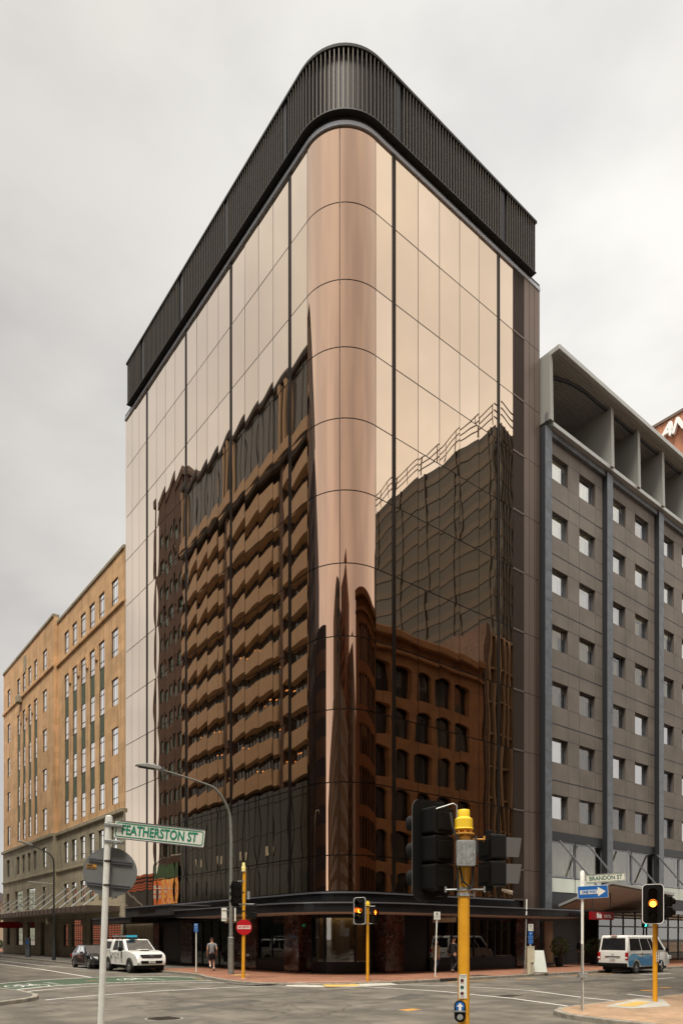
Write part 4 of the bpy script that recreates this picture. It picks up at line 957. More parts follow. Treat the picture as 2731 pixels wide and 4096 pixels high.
a.build('slatted_cladding', 'red_slat', rb)
a = MB(); a.box(-14, .4, -.2, 46, 10.8, 11.2); a.build('roof_edge', 'red_slat', rb)
# south side of the right-hand street
hr = thing('masonry_building', 'rust coloured masonry building with arched windows, mirrored in the right glass face', 'building', (-3, -18.5, 0))
cs = [29.55-.975+3.0-2.6*k for k in range(12)]
hl = [(c, c+1.95, 25.6-2.75-3.6*k, 25.6-3.6*k) for c in cs for k in range(7)]
a = MB(); wall_holes(a, 'y', 0, 0, 35.3, 0, 28.0, hl, -.45); a.build('wall', 'heritage_wall', hr, fix=False)
a = MB()
for c, c2, lo, hi in hl:
    pts = [(c, hi+.001), (c, hi-.45)]+[(c+.975-.975*math.cos(PI*t/8), hi-.45+.40*math.sin(PI*t/8)) for t in range(9)]+[(c2, hi+.001)]
    a.prism(pts, .005, -.3, ax='y')
a.build('window_arch', 'heritage_wall', hr)
for c, c2, lo, hi in hl: 
    a = MB(); a.quad((c, -.43, lo), (c2, -.43, lo), (c2, -.43, hi), (c, -.43, hi)); a.build('window', 'window_dark', hr, fix=False)
for c, c2, lo, hi in []: pass
a = MB(); a.box(0.2, 35.1, -30, -.5, .05, 27.9); a.build('core', 'window_dark', hr)
a = MB(); a.box(-.3, 35.3, .0, .35, 26.3, 26.6); a.box(-.5, 35.3, .0, .6, 27.5, 28.2); a.box(-.2, 35.3, -30, -.0, 28.0, 28.5); a.build('cornice', 'heritage_wall', hr, bevel=.1)
hl2 = [(-28.5+2.9*k, -26.8+2.9*k, 2.6+3.6*j, 5.25+3.6*j) for k in range(10) for j in range(7)]
a = MB(); wall_holes(a, 'x', 0, -30, 0, 0, 28, hl2, .35); a.build('side_wall', 'heritage_side', hr, fix=False)
gb = thing('gridded_concrete_building', 'brown building with a pale concrete window grid, mirrored at the right of the glass', 'building', (32.6, -18.5, 0))
a = MB(); a.box(0, 10, -24, -.6, 0, 31.8); a.box(-.05, .5, -24, .1, 0, 32.2); a.build('body', 'brown_tile', gb)
a = MB()
for k in range(9): a.box(.5+k*1.1, .72+k*1.1, -.6, .15, 0, 31.5)
for k in range(10): a.box(.5, 9.9, -.6, -.1, 3.2*k+2.6, 3.2*k+2.8)
a.build('concrete_grid', 'grid_concrete', gb)
dt = thing('dark_glass_tower', 'very tall dark glass tower mirrored high in the right glass face', 'office tower', (83, -58, 0))
mat('dark_stone', (.13, .10, .07), .7)
mat('navy_panel', (.018, .02, .035), .6)
mat('dark_red_cladding', (.20, .08, .045), .7)
mat('dark_band', (.040, .031, .022), .7)
mat('tower_glass_dark', (.018, .018, .015), .4, 0, var=.4, vs=.08)
a = MB(); a.box(0, 12, -60, 0, 0, 97); a.build('body', 'tower_glass_dark', dt)
a = MB()
for k in range(27): a.box(-.1, 12.1, -60.1, .1, 3.6*k+.6, 3.6*k+2.0)
for k in range(8): a.box(-.3, .0, -60+k*8.4, -59.8+k*8.4, 0, 97); a.box(k*1.6, k*1.6+.15, 0, .3, 0, 97)
a.build('floor_band', 'dark_band', dt)
a = MB()
for z in (98.2, 99.4, 100.6): a.box(-.5, -.3, -60, 0, z, z+.11); a.box(-.5, 12, .3, .5, z, z+.11)
for k in range(14): a.box(-.5, -.3, -60+k*4.6, -59.88+k*4.6, 97, 100.8)
a.build('roof_rail', 'brown_metal', dt)
for nm, lb, x, y, sx_, sy_, h, mt, bm_ in (('corner_office_block', 'dark corner office block mirrored in the middle of the rounded glass', -112, -51, 81, 32.4, 30, 'dark_stone', 'window_dark'),
        ('green_glass_tower', 'slim dark green tower mirrored above the corner block in the rounded glass', -76, -62, 20, 30, 54, 'teal_glass', 'brown_metal'),
        ('red_brown_tower', 'slim red brown tower mirrored in the rounded glass corner', -51, -70, 13, 19, 56, 'dark_red_cladding', 'window_dark'),
        ('long_office_block', 'brown office block further down the side street in the rounded mirror view', -50, -128, 27.4, 64, 46, 'brown_tile', 'window_dark'),
        ('navy_office_block', 'very dark narrow office block mirrored at the left edge of the rounded glass', -46, 13.6, 23.8, 11.2, 43, 'navy_panel', 'window_dark'),
        ('low_dark_block', 'low dark block with a flat roof mirrored below the navy block in the rounded glass', -46, -.6, 23.6, 14.0, 27, 'navy_panel', 'brown_metal')):
    t = thing(nm, lb, 'building', (x, y, 0)); a = MB(); a.box(0, sx_, 0, sy_, 0, h); a.build('body', mt, t)
    a = MB(); n = int(h/3.6)
    for k in range(n):
        z = 2+k*3.6
        for q in range(int(sx_/2.4)): a.box(.5+q*2.4, 1.9+q*2.4, sy_, sy_+.06, z, z+1.9)
        for q in range(int(sy_/2.4)): a.box(sx_, sx_+.06, .5+q*2.4, 1.9+q*2.4, z, z+1.9)
    a.build('windows', bm_, t)
    if nm in ('corner_office_block', 'long_office_block', 'green_glass_tower'):
        a = MB()
        for q in range(int(sx_/2.4)): a.box(.1+q*2.4, .35+q*2.4, sy_, sy_+.3, 0, h)
        for q in range(int(sy_/2.4)): a.box(sx_, sx_+.3, .1+q*2.4, .35+q*2.4, 0, h)
        a.build('rib', 'band_concrete', t)
# ---------------------------------------------------------------- street furniture
def lens_set(head, n, pitch, lit=None, z0=0, r=.10, vis=True, square=False, vm='black_plastic'):
    for i in range(n):
        z = z0-(i-(n-1)/2)*pitch
        a = MB()
        if square: a.box(-r, r, -.165, -.155, z-r, z+r)
        else: a.disc((0, -.165, z), r*.82, 20, 'y', .01)
        a.build('lens', (lit[i] if lit and lit[i] else 'lens_off'), head)
        if vis:
            a = MB(); ro, ri = r+.018, r+.010; m_ = 15; A = []
            for k in range(m_+1):
                th = math.radians(-35+250*k/m_); l = .30-.10*abs(k/m_-.5)
                A.append((ro*math.cos(th), ro*math.sin(th), ri*math.cos(th), ri*math.sin(th), l))
            if square: A = [(x_*s, y_*s, x_*s*.93, y_*s*.93, l) for x_, y_, l, s in ((ro, -ro*.95, .19, 1), (ro, ro, .23, 1), (-ro, ro, .23, 1), (-ro, -ro*.95, .19, 1))]
            vs = []
            for xo, zo, xi, zi, l in A: vs += [(xo, -.15, z+zo), (xo, -.15-l, z+zo), (xi, -.15-l, z+zi), (xi, -.15, z+zi)]
            fs = []
            for k in range(len(A)-1):
                b = 4*k
                for q in range(4): fs.append((b+q, b+(q+1) % 4, b+4+(q+1) % 4, b+4+q))
            fs += [(0, 1, 2, 3), tuple(4*(len(A)-1)+q for q in (3, 2, 1, 0))]
            a.add(vs, fs); a.build('visor', 'amber_glow' if (lit and lit[i] == 'amber_lit') else vm, head, smooth=True)
def signal_head(t, loc, rz, n=3, lit=None, board=True, pitch=.30, square=False, w=.30, vm='black_plastic'):
    a = MB()
    for i in range(n): z = -(i-(n-1)/2)*pitch; a.rrect(-w/2, w/2, z-pitch/2+.008, z+pitch/2-.008, .03, -.15, .05)
    for i in range(n): z = -(i-(n-1)/2)*pitch; a.box(-w*.32, w*.32, .05, .065, z-.10, z+.09)
    a.box(-.03, .03, -.05, .03, -(n/2)*pitch-.05, (n/2)*pitch+.05)
    h = a.build('signal_head', 'black_plastic', t, bevel=.006); h.location = loc; h.rotation_euler = (0, 0, rz)
    if board:
        a = MB(); a.rrect(-.27, .27, -.54, .54, .11, -.152, -.136); a.build('backing_board', 'black_plastic', h)
        a = MB(); O_, I_ = [], []
        for L_, x_, z_, r_ in ((O_, .27, .54, .11), (I_, .252, .522, .095)):
            for cx, cz, a0 in ((x_-r_, z_-r_, 0), (-x_+r_, z_-r_, 90), (-x_+r_, -z_+r_, 180), (x_-r_, -z_+r_, 270)):
                for k in range(5): an = math.radians(a0+k*22.5); L_.append((cx+r_*math.cos(an), -.155, cz+r_*math.sin(an)))
        n_ = len(O_); a.add(O_+I_, [(k, (k+1) % n_, n_+(k+1) % n_, n_+k) for k in range(n_)]); a.build('board_border', 'white_plastic', h, fix=False)
    lens_set(h, n, pitch, lit, square=square, vm=vm)
    return h
def pole(t, r, z1, mt, base=True, name='pole', lean=0, z0=0):
    a = MB(); a.tube([(lean*(z0-1.9), 0, z0), (lean*(z1-1.9), 0, z1)], r, 18); o = a.build(name, mt, t, smooth=True)
    if base: a = MB(); a.lathe([(r*1.9, 0), (r*1.9, .012), (r*1.05, .02)], 18); a.build('base_plate', 'concrete_pale', t)
    return o
def clamp(t, z, r, mt='galvanised', arm=()):
    a = MB(); a.lathe([(r+.012, z-.02), (r+.012, z+.02)], 18); a.build('clamp', mt, t, smooth=True)
    for x, y in arm:
        a = MB(); a.tube([(0, 0, z), (x, y, z)], .012, 6); a.tube([(x, y, z-.03), (x, y, z+.04)], .014, 6); a.build('bracket', mt, t)
def cap(t, z, r, mt='yellow_cap', h=.22):
    a = MB(); a.lathe([(r*1.55, z-h), (r*1.62, z-h+.01), (r*1.5, z-h+.02), (r*1.5, z-h*.48), (r, z-h*.36), (r, z-.01), (r*.9, z)], 22); a.build('cap', mt, t, smooth=True)
def button(t, loc, rz=0):
    a = MB(); a.rrect(-.065, .065, -.125, .125, .06, -.06, .0); o = a.build('push_button', 'black_plastic', t, bevel=.008); o.location = loc; o.rotation_euler = (0, 0, rz)
    a = MB(); a.rrect(-.05, .05, -.0, .112, .045, -.064, -.058); a.build('arrow_plate', 'sign_blue', o)
    a = MB(); a.prism([(0, .10), (-.038, .055), (-.015, .055), (-.015, .01), (.015, .01), (.015, .055), (.038, .055)], -.068, -.063, ax='y'); a.build('arrow', 'white_plastic', o)
    a = MB(); a.disc((0, -.078, -.065), .034, 20, 'y', .02); a.build('button', 'galvanised', o)
    a = MB(); a.box(-.085, .06, -.085, -.075, -.005, .012); a.box(-.085, -.075, -.085, -.02, -.02, .03); a.build('guard', 'galvanised', o)
def plate(t, loc, rz=0, lines=True):
    a = MB(); a.box(-.045, .045, -.002, .002, -.14, .14); o = a.build('instruction_plate', 'sign_white', t); o.location = loc; o.rotation_euler = (0, 0, rz)
    for z, m_ in ((.07, 'tail_red'), (-.01, 'sign_green'), (-.08, 'tail_red')):
        a = MB(); a.disc((-.01, -.005, z), .02, 16, 'y', .002); a.build('symbol_ring', 'ink', o)
        a = MB(); a.disc((-.01, -.009, z+.010), .0035, 8, 'y', .002); a.prism([(-.017, z+.005), (-.003, z+.005), (-.005, z-.014), (-.015, z-.014)], -.009, -.006, ax='y'); a.build('walking_symbol', m_, o)
    text('lettering', 'Push button\nand wait', .017, 'ink', o, (0, -.004, .118), ext=.0005); text('lettering', 'WAIT!', .014, 'tail_red', o, (-.01, -.004, .04), ext=.0005)
    text('lettering', 'Do not start\nto cross', .011, 'tail_red', o, (-.01, -.004, -.118), ext=.0005); return o
def face_cam(name, label, cat, xy, z=.12, group=None): return thing(name, label, cat, (xy[0], xy[1], z), HEAD, group)
TG = 'yellow traffic signal poles'
# central near pole, seen from behind
t = face_cam('traffic_light', 'large yellow traffic signal pole near the camera with two black signal heads seen from behind', 'traffic light', (-14.16, -20.43), .12, TG)
def zz(z): return z-.12
pole(t, .068, zz(3.05), 'yellow_paint'); a = MB(); a.tube([(0, 0, zz(3.05)), (0, 0, zz(3.2))], .05, 14); a.build('neck', 'yellow_paint', t, smooth=True)
cap(t, zz(3.39), .07, h=.235)
a = MB(); a.lathe([(.125, zz(3.10)), (.125, zz(3.115))], 14)
for k in range(8): a.tube([(.095*math.cos(k*PI/4), .095*math.sin(k*PI/4), zz(3.09)), (.095*math.cos(k*PI/4), .095*math.sin(k*PI/4), zz(3.18))], .008, 6)
a.build('flange', 'orange_paint', t)
signal_head(t, (-.25, .14, zz(2.945)), PI-math.radians(-38), 3).scale = (1.12,)*3
signal_head(t, (.30, .06, zz(2.80)), PI-math.radians(70), 2, None, board=False, square=True, pitch=.31, vm='visor_grey')
a = MB(); a.rrect(-.108, .108, zz(2.72), zz(3.014), .018, -.17, -.08)
for k in range(5): a.box(-.085+k*.04, -.07+k*.04, -.176, -.17, zz(2.75), zz(2.99))
a.build('terminal_box', 'galvanised', t, bevel=.004)
for pts in ([(-.15, .02, zz(3.36)), (-.14, -.05, zz(3.2)), (-.09, -.06, zz(3.05)), (-.07, -.09, zz(2.75)), (-.03, -.1, zz(2.55)), (.06, -.09, zz(2.47)), (.1, -.02, zz(2.55))],
            [(.13, -.03, zz(3.08)), (.14, -.1, zz(2.9)), (.09, -.1, zz(2.75)), (.09, -.09, zz(2.5)), (.05, -.08, zz(2.46))], [(-.09, -.1, zz(2.7)), (-.08, -.09, zz(2.45))]):
    a = MB(); a.tube(smooth3(pts) if False else pts, .014, 7); a.build('cable', 'rubber', t, smooth=True)
clamp(t, zz(2.46), .068, arm=[(-.20, .08), (.25, .04)]); clamp(t, zz(2.40), .068, arm=[(.14, .1)]); clamp(t, zz(3.05), .068, 'orange_paint', arm=[(.25, .04)])
a = MB(); a.tube([(-.34, .02, zz(3.40)), (-.12, .02, zz(3.47)), (-.08, .0, zz(3.44)), (-.08, 0, zz(3.2))], .008, 6); a.build('bracket', 'galvanised', t)
text('pole_number', '7', .10, 'ink', t, (-.035, -.071, zz(2.55)), ext=.002)
plate(t, (-.022, -.072, zz(1.33))); button(t, (-.055, -.062, zz(1.045)), -.15)
# left pole with no entry sign
t = face_cam('traffic_light', 'yellow signal pole with a red NO ENTRY disc in front of the tower entrance', 'traffic light', (-5.02, .07), .12, TG)
pole(t, .072, 4.65, 'yellow_paint', lean=.012); cap(t, 4.97, .06, 'pale_yellow', .38)
a = MB(); a.lathe([(.11, 4.57), (.11, 4.6)], 14); a.build('flange', 'galvanised', t)
signal_head(t, (-.25, .1, 3.64), PI-math.radians(-50), 3); signal_head(t, (.50, .0, 2.87), -math.radians(80), 2, None, board=False, square=True)
clamp(t, 4.18, .072, arm=[(-.25, .08)]); clamp(t, 3.2, .072, arm=[(-.2, .08), (.5, .0)]); clamp(t, 3.7, .072, 'ink'); clamp(t, 2.9, .072, 'ink')
a = MB(); a.rrect(.16, .26, 3.4, 3.75, .02, -.05, .03); a.build('terminal_box', 'galvanised', t)
a = MB(); a.disc((.03, -.10, 2.21), .335, 36, 'y', .012); d_ = a.build('no_entry_disc', 'sign_red', t)
a = MB(); a.box(-.245, .305, -.106, -.1, 2.135, 2.285); a.build('white_bar', 'sign_white', d_); text('lettering', 'NO ENTRY', .125, 'sign_red', d_, (.03, -.108, 2.21), sx=.78, bold=.006)
text('pole_number', '3', .12, 'ink', t, (-.02, -.078, 2.62)); a = MB(); a.lathe([(.074, .30), (.074, .34)], 16); a.build('reflective_band', 'tactile_yellow', t)
# middle pole
t = face_cam('traffic_light', 'yellow signal pole at the brick corner with amber lamp lit and red standing man lit', 'traffic light', (-2.0, -4.53), .10, TG)
pole(t, .06, 3.15, 'yellow_paint'); cap(t, 3.26, .06, 'yellow_cap', .2)
signal_head(t, (-.25, -.05, 2.86), -math.radians(30), 3, [None, 'amber_lit', None])
h = signal_head(t, (.28, .0, 2.66), math.radians(8), 2, None, board=False, square=True, pitch=.26, w=.27)
a = MB(); z = .13; a.disc((0, -.172, z+.075), .020, 10, 'y', .004); a.prism([(-.04, z+.05), (.04, z+.05), (.045, z-.02), (.025, z-.02), (.022, z-.085), (.004, z-.085), (0, z-.03), (-.004, z-.085), (-.022, z-.085), (-.025, z-.02), (-.045, z-.02)], -.173, -.169, ax='y'); a.build('red_man', 'redman_lit', h)
clamp(t, 3.05, .06, arm=[(.28, 0), (-.22, 0)]); clamp(t, 2.35, .06, arm=[(.28, 0), (-.22, 0)])
# right pole
t = face_cam('traffic_light', 'yellow signal pole on the right traffic island with its white edged head showing amber', 'traffic light', (-1.7, -16.26), .12, TG)
pole(t, .066, 3.0, 'yellow_paint')
signal_head(t, (-.13, -.16, 2.68), -math.radians(24), 3, [None, 'amber_lit', None])
signal_head(t, (.34, .16, 2.62), PI-math.radians(50), 2, None, board=False, pitch=.3)
a = MB(); a.rrect(.1, .24, 2.45, 2.75, .02, -.02, .06); a.build('terminal_box', 'galvanised', t); clamp(t, 2.2, .066, arm=[(.3, .1)])
plate(t, (.04, -.07, 1.25), .3); button(t, (.10, -.02, 1.04), .9)
# far pair on the cross street behind the island signal
t = face_cam('traffic_light', 'distant black signal head showing green in the shade of the hotel entrance', 'traffic light', (22.0, -3.2), .12)
pole(t, .05, 2.5, 'black_metal'); signal_head(t, (0, -.1, 2.84), 0, 3, [None, None, 'green_lit'], board=False)
# street name sign, near left
t = face_cam('street_name_sign', 'white FEATHERSTON ST street sign with a grey round sign back on a leaning white post', 'street sign', (-17.66, -18.41), .12)
ln = .0375
pole(t, .034, zz(3.19), 'white_post', False, lean=ln); a = MB(); a.lathe([(.038, zz(3.15)), (.038, zz(3.21)), (.02, zz(3.22))], 14, c=(ln*1.3, 0, 0)); a.build('post_cap', 'white_post', t, smooth=True)
def roll(o, x, y, z, r): o.location = (x, y, z); o.rotation_euler = (0, r, 0)
def name_sign(t, x, z, r, s, green, w=.975, h=.182, y=-.01):
    a = MB(); a.rrect(-w/2, w/2, -h/2, h/2, .012, -.004, .012); o = a.build('sign_plate', 'sign_white', t); roll(o, x, y, z, r)
    a = MB(); a.box(-w/2-.002, w/2+.002, -.008, .016, h/2, h/2+.008); a.box(-w/2-.002, w/2+.002, -.008, .016, -h/2-.008, -h/2); a.build('edge_rail', 'trim_grey', o)
    a = MB(); x0, x1, z0, z1 = -w/2+.012, w/2-.012, -h/2+.014, h/2-.014; b = .009
    a.box(x0+.02, x1-.02, -.007, -.004, z1-b, z1); a.box(x0+.02, x1-.02, -.007, -.004, z0, z0+b); a.box(x0, x0+b, -.007, -.004, z0+.02, z1-.02); a.box(x1-b, x1, -.007, -.004, z0+.02, z1-.02)
    for cx, cz, q in ((x1-.02, z1-.02, 0), (x0+.02, z1-.02, 1), (x0+.02, z0+.02, 2), (x1-.02, z0+.02, 3)):
        P = [(cx+.02*math.cos(PI/2*q+PI/2*k/5), cz+.02*math.sin(PI/2*q+PI/2*k/5)) for k in range(6)]+[(cx+.011*math.cos(PI/2*q+PI/2*k/5), cz+.011*math.sin(PI/2*q+PI/2*k/5)) for k in range(5, -1, -1)]
        a.prism(P, -.007, -.004, ax='y')
    a.build('border', green, o)
    tx = text('lettering', s, .142, green, o, (0, -.006, -.001), sx=1, bold=.0028)
    tw = tx.dimensions.x or 1; tx.scale.x = (w*.84)/max(tw, .1); return o
name_sign(t, .60, zz(3.02), math.radians(6.3), 'FEATHERSTON ST', 'sign_green')
for z in (3.12, 2.94): a = MB(); a.box(-.04, .16, -.045, .04, -.016, .016); roll(a.build('bracket', 'galvanised', t, bevel=.005), .05, 0, zz(z), math.radians(6))
a = MB(); a.disc((0, .045, 0), .272, 44, 'y', .006, rx=.297); o = a.build('round_sign_back', 'sign_back', t); roll(o, .045, 0, zz(2.61), math.radians(6))
for z in (.115, -.145):
    a = MB()
    for d in (-.011, .011): a.box(-.24, .235, .025, .042, z+d-.006, z+d+.006)
    a.build('rail', 'trim_grey', o)
a = MB(); a.box(-.26, -.15, .039, .044, .02, .065); a.build('sticker', 'orange_paint', o)
a = MB(); a.box(-.255, -.19, .037, .04, .047, .06); a.box(-.255, -.16, .037, .04, .035, .039); a.box(-.255, -.16, .037, .04, .027, .031); a.build('sticker_print', 'ink', o)
for z in (2.725, 2.465): a = MB(); a.lathe([(.037, zz(z)-.012), (.037, zz(z)+.012)], 16, c=(ln*(z-1.9), 0, 0)); a.build('clamp', 'iron', t, smooth=True)
# BRANDON ST post on the island
t = face_cam('street_name_sign', 'BRANDON ST street sign above a blue ONE WAY arrow sign on a white post', 'street sign', (-5.2, -16.26), .12)
pole(t, .033, 3.36, 'white_post'); a = MB(); a.lathe([(.055, 2.93), (.055, 3.36), (.03, 3.40)], 14); a.build('post_sleeve', 'white_post', t, smooth=True)
name_sign(t, .55, 3.22, -math.radians(4), 'BRANDON ST', 'sign_green_dark', w=.955, h=.2, y=-.04)
a = MB(); a.rrect(-.37, .37, -.155, .155, .02, -.01, .005); o = a.build('one_way_plate', 'white_plastic', t); roll(o, .23, -.06, 2.88, -math.radians(3))
a = MB(); a.rrect(-.36, .36, -.145, .145, .015, -.014, -.009); a.build('blue_field', 'sign_blue', o)
a = MB(); a.prism([(-.31, -.05), (.12, -.05), (.12, -.115), (.31, 0), (.12, .115), (.12, .05), (-.31, .05)], -.018, -.013, ax='y'); a.build('arrow', 'sign_white', o)
text('lettering', 'ONE WAY', .098, 'sign_blue', o, (-.09, -.02, 0), sx=.80, bold=.004)
a = MB(); a.box(-.045, -.005, -.07, -.03, .0, 1.62); a.build('channel_post', 'galvanised', t); a = MB(); a.box(-.11, .09, -.09, .09, .80, .83); a.prism([(-.08, .83), (.08, .83), (.12, .93), (.03, .9), (-.03, .9), (-.12, .93)], -.06, .04, ax='y'); a.build('clamp', 'galvanised', t)
# small parking posts
def small_sign(xy, label, parts, h, r=.03, lean=0, name='parking_sign'):
    t = face_cam(name, label, 'parking sign', xy); pole(t, r, h, 'white_post', True, lean=lean)
    for (z, w_, hh, m_, txts) in parts:
        a = MB(); a.rrect(-w_/2, w_/2, z-hh/2, z+hh/2, .015, -.045, -.03); o = a.build('sign_plate', m_, t); o.location.x = lean*(z-1.9)
        for s_, sz, dz, c_ in txts: text('lettering', s_, sz, c_, o, (0, -.047, z+dz), ext=.001)
        if m_ == 'sign_white':
            a = MB(); n = 20
            for k in range(n):
                t0, t1 = 2*PI*k/n, 2*PI*(k+1)/n; R0, R1 = hh*.19, hh*.15; zc = z+hh*.22
                a.quad((R0*math.cos(t0), -.049, zc+R0*math.sin(t0)), (R0*math.cos(t1), -.049, zc+R0*math.sin(t1)), (R1*math.cos(t1), -.049, zc+R1*math.sin(t1)), (R1*math.cos(t0), -.049, zc+R1*math.sin(t0)))
            a.prism([(-R0*.7, zc+R0*.6), (-R0*.55, zc+R0*.72), (R0*.7, zc-R0*.6), (R0*.55, zc-R0*.72)], -.05, -.047, ax='y'); a.build('prohibition_ring', 'ink', o, fix=False)
    return t
small_sign((2.65, -3.86), 'white no parking plate reading Drainage Vehicles on a slim leaning white post', [(2.75, .28, .36, 'sign_white', [('P', .11, .08, 'ink'), ('Drainage', .058, -.02, 'ink'), ('Vehicles', .058, -.08, 'ink'), ('—', .2, -.14, 'ink')])], 2.6, .032, lean=.03)
small_sign((-3.82, 6.85), 'blue P5 parking plate on a slim white post beside the white pickup', [(2.27, .21, .44, 'sign_blue', [('P5', .15, .14, 'white_plastic'), ('Conditions of\nparking Machine', .03, .0, 'white_plastic'), ('Drop Only', .03, -.1, 'white_plastic'), ('—', .12, -.17, 'white_plastic')])], 2.2, .03)
small_sign((8.28, -4.79), 'white no parking plate above a tall blue P plate beside the cream cabinet', [(2.26, .24, .34, 'sign_white', [('P', .1, .075, 'ink'), ('Drainage', .05, -.03, 'ink'), ('Vehicles', .05, -.09, 'ink')]), (1.76, .22, .62, 'sign_blue', [('P', .15, .19, 'white_plastic'), ('————\n————', .07, .02, 'white_plastic'), ('————\n————', .07, -.18, 'white_plastic')])], 2.05, .03, lean=.012)
t = face_cam('slim_mast', 'thin grey mast with black and white bands beside the cream cabinet', 'post', (7.61, -4.95)); a = MB(); a.tube([(0, 0, 0), (.08, 0, 2.65)], .03, 10); a.build('shaft', 'galvanised', t, smooth=True)
a = MB(); a.tube([(.08, 0, 2.65), (.085, 0, 2.85)], .034, 10); a.tube([(.09, 0, 3.05), (.093, 0, 3.12)], .034, 10); a.build('black_band', 'ink', t); a = MB(); a.tube([(.085, 0, 2.85), (.09, 0, 3.05)], .033, 10); a.tube([(.093, 0, 3.12), (.1, 0, 3.62)], .033, 10); a.build('white_band', 'white_plastic', t)
t = face_cam('utility_cabinet', 'cream metal service cabinet with a stepped front on the kerb', 'cabinet', (7.95, -5.0)); a = MB(); a.box(-.14, .20, -.1, .14, .55, 1.32); a.box(-.14, .02, -.1, .14, 0, .55); a.build('body', 'cabinet_cream', t, bevel=.01); a = MB(); a.box(.04, .18, -.06, .12, 0, .549); a.build('pedestal', 'cream_wall', t, bevel=.01)
a = MB(); a.box(-.155, .215, -.115, .155, 1.32, 1.345); a.build('lid', 'cabinet_cream', t)
t = face_cam('sandwich_board', 'blank white sandwich board standing on the brick pavement beside the cabinet', 'sign board', (9.0, -4.75))
for s_ in (1, -1):
    a = MB(); a.add([(-.30, -.3*s_, .06), (.34, -.3*s_, .06), (.24, -.03*s_, 1.13), (-.30, -.03*s_, 1.13), (-.30, -.27*s_, .06), (.34, -.27*s_, .06), (.24, 0, 1.13), (-.30, 0, 1.13)], [(0, 1, 2, 3), (4, 5, 6, 7), (0, 1, 5, 4), (1, 2, 6, 5), (2, 3, 7, 6), (3, 0, 4, 7)]); a.build('panel', 'white_panel', t)
a = MB(); a.box(-.34, .38, -.34, .34, 0, .06); a.build('base', 'kerb_stone', t)
# lamp posts
def curve(pts, k=5):
    out = []
    for i in range(len(pts)-1):
        p0, p1, p2, p3 = (Vector(pts[j]) for j in (max(i-1, 0), i, i+1, min(i+2, len(pts)-1)))
        for j in range(k): t_ = j/k; out.append(.5*((2*p1)+(p2-p0)*t_+(2*p0-5*p1+4*p2-p3)*t_*t_+(3*p1-p0-3*p2+p3)*t_**3))
    return out+[Vector(pts[-1])]
t = thing('street_lamp', 'tall grey street lamp with a long curved arm in front of the tower', 'street lamp', (-3.51, 3.82, .12))
a = MB(); a.lathe([(.15, 0), (.145, 1.72), (.15, 1.76), (.11, 1.80)], 18); a.build('base_sleeve', 'lamp_post_grey', t, smooth=True)
P = curve([(0, 0, 1.7), (0, 0, 4), (0, 0, 6.9), (-.15, 0, 7.9), (-.75, 0, 8.75), (-1.5, 0, 9.02), (-3.7, 0, 9.36)])
a = MB(); a.tube(P, [.095-.06*i/(len(P)-1) for i in range(len(P))], 14); a.build('pole', 'lamp_post_grey', t, smooth=True)
a = MB(); a.lathe([(.1, 1.9), (.1, 1.95)], 14); a.lathe([(.092, 4.2), (.092, 4.24)], 14); a.lathe([(.155, 1.45), (.155, 1.48)], 14); a.build('band', 'galvanised', t)
a = MB(); a.tube([(-3.55, -.12, 9.36), (-3.55, .12, 9.36)], .10, 14); a.build('joint', 'trim_grey', t, smooth=True)
a = MB(); a.prism([(-4.75, 9.36), (-4.72, 9.42), (-4.3, 9.50), (-3.65, 9.46), (-3.6, 9.38), (-3.65, 9.31), (-4.7, 9.33)], -.14, .14, ax='y'); a.box(-3.95, -3.85, -.03, .03, 9.45, 9.56); a.build('lamp_head', 'canopy_metal', t, bevel=.02)
a = MB(); a.box(-4.6, -3.9, -.11, .11, 9.29, 9.32); a.build('lens', 'frame_dark', t)
for dx, w_ in ((-.33, .25), (.20, .07)):
    a = MB(); a.box(-w_/2, w_/2, -.01, .01, -.32, .32); o = a.build('small_sign_back', 'sign_white', t); o.location = (dx*.7828, -dx*.6222, 2.88); o.rotation_euler = (0, 0, HEAD)
    if dx < 0:
        for z in (.2, -.2): a = MB(); a.box(-.1, .25, -.03, -.012, z-.012, z+.012); a.build('rail', 'galvanised', o)
t = thing('street_lamp', 'slim dark green street lamp beside the sandstone building', 'street lamp', (-4.06, 30.24, .12))
a = MB(); a.lathe([(.15, 0), (.15, .6), (.11, .7), (.10, 1.5), (.08, 1.6)], 14); a.build('base_sleeve', 'frame_dark', t, smooth=True)
P = curve([(0, 0, 1.5), (0, 0, 5), (0, 0, 7.4), (-.15, 0, 8.0), (-.6, 0, 8.35), (-1.6, 0, 8.75)]); a = MB(); a.tube(P, [.075-.04*i/(len(P)-1) for i in range(len(P))], 10); a.build('pole', 'frame_dark', t, smooth=True)
a = MB(); a.prism([(-2.6, 8.98), (-2.55, 9.05), (-1.6, 8.84), (-1.55, 8.75), (-1.65, 8.72)], -.12, .12, ax='y'); a.build('lamp_head', 'galvanised', t, bevel=.02); a = MB(); a.tube([(0, 0, 5.9), (-1.9, 0, 6.0)], .025, 6); a.build('side_rod', 'galvanised', t)
t = face_cam('parking_meter', 'dark grey parking meter cabinet with a small blue panel on the far left pavement', 'parking meter', (-3.25, 40.7)); a = MB(); a.rrect(-.19, .19, 0, 1.65, .04, -.15, .15); a.build('body', 'zinc', t, bevel=.01); a = MB(); a.box(-.09, .09, -.165, -.15, 1.2, 1.5); a.build('panel', 'sign_blue', t); a = MB(); a.rrect(-.22, .22, 1.65, 1.74, .04, -.18, .18); a.build('hood', 'zinc', t)

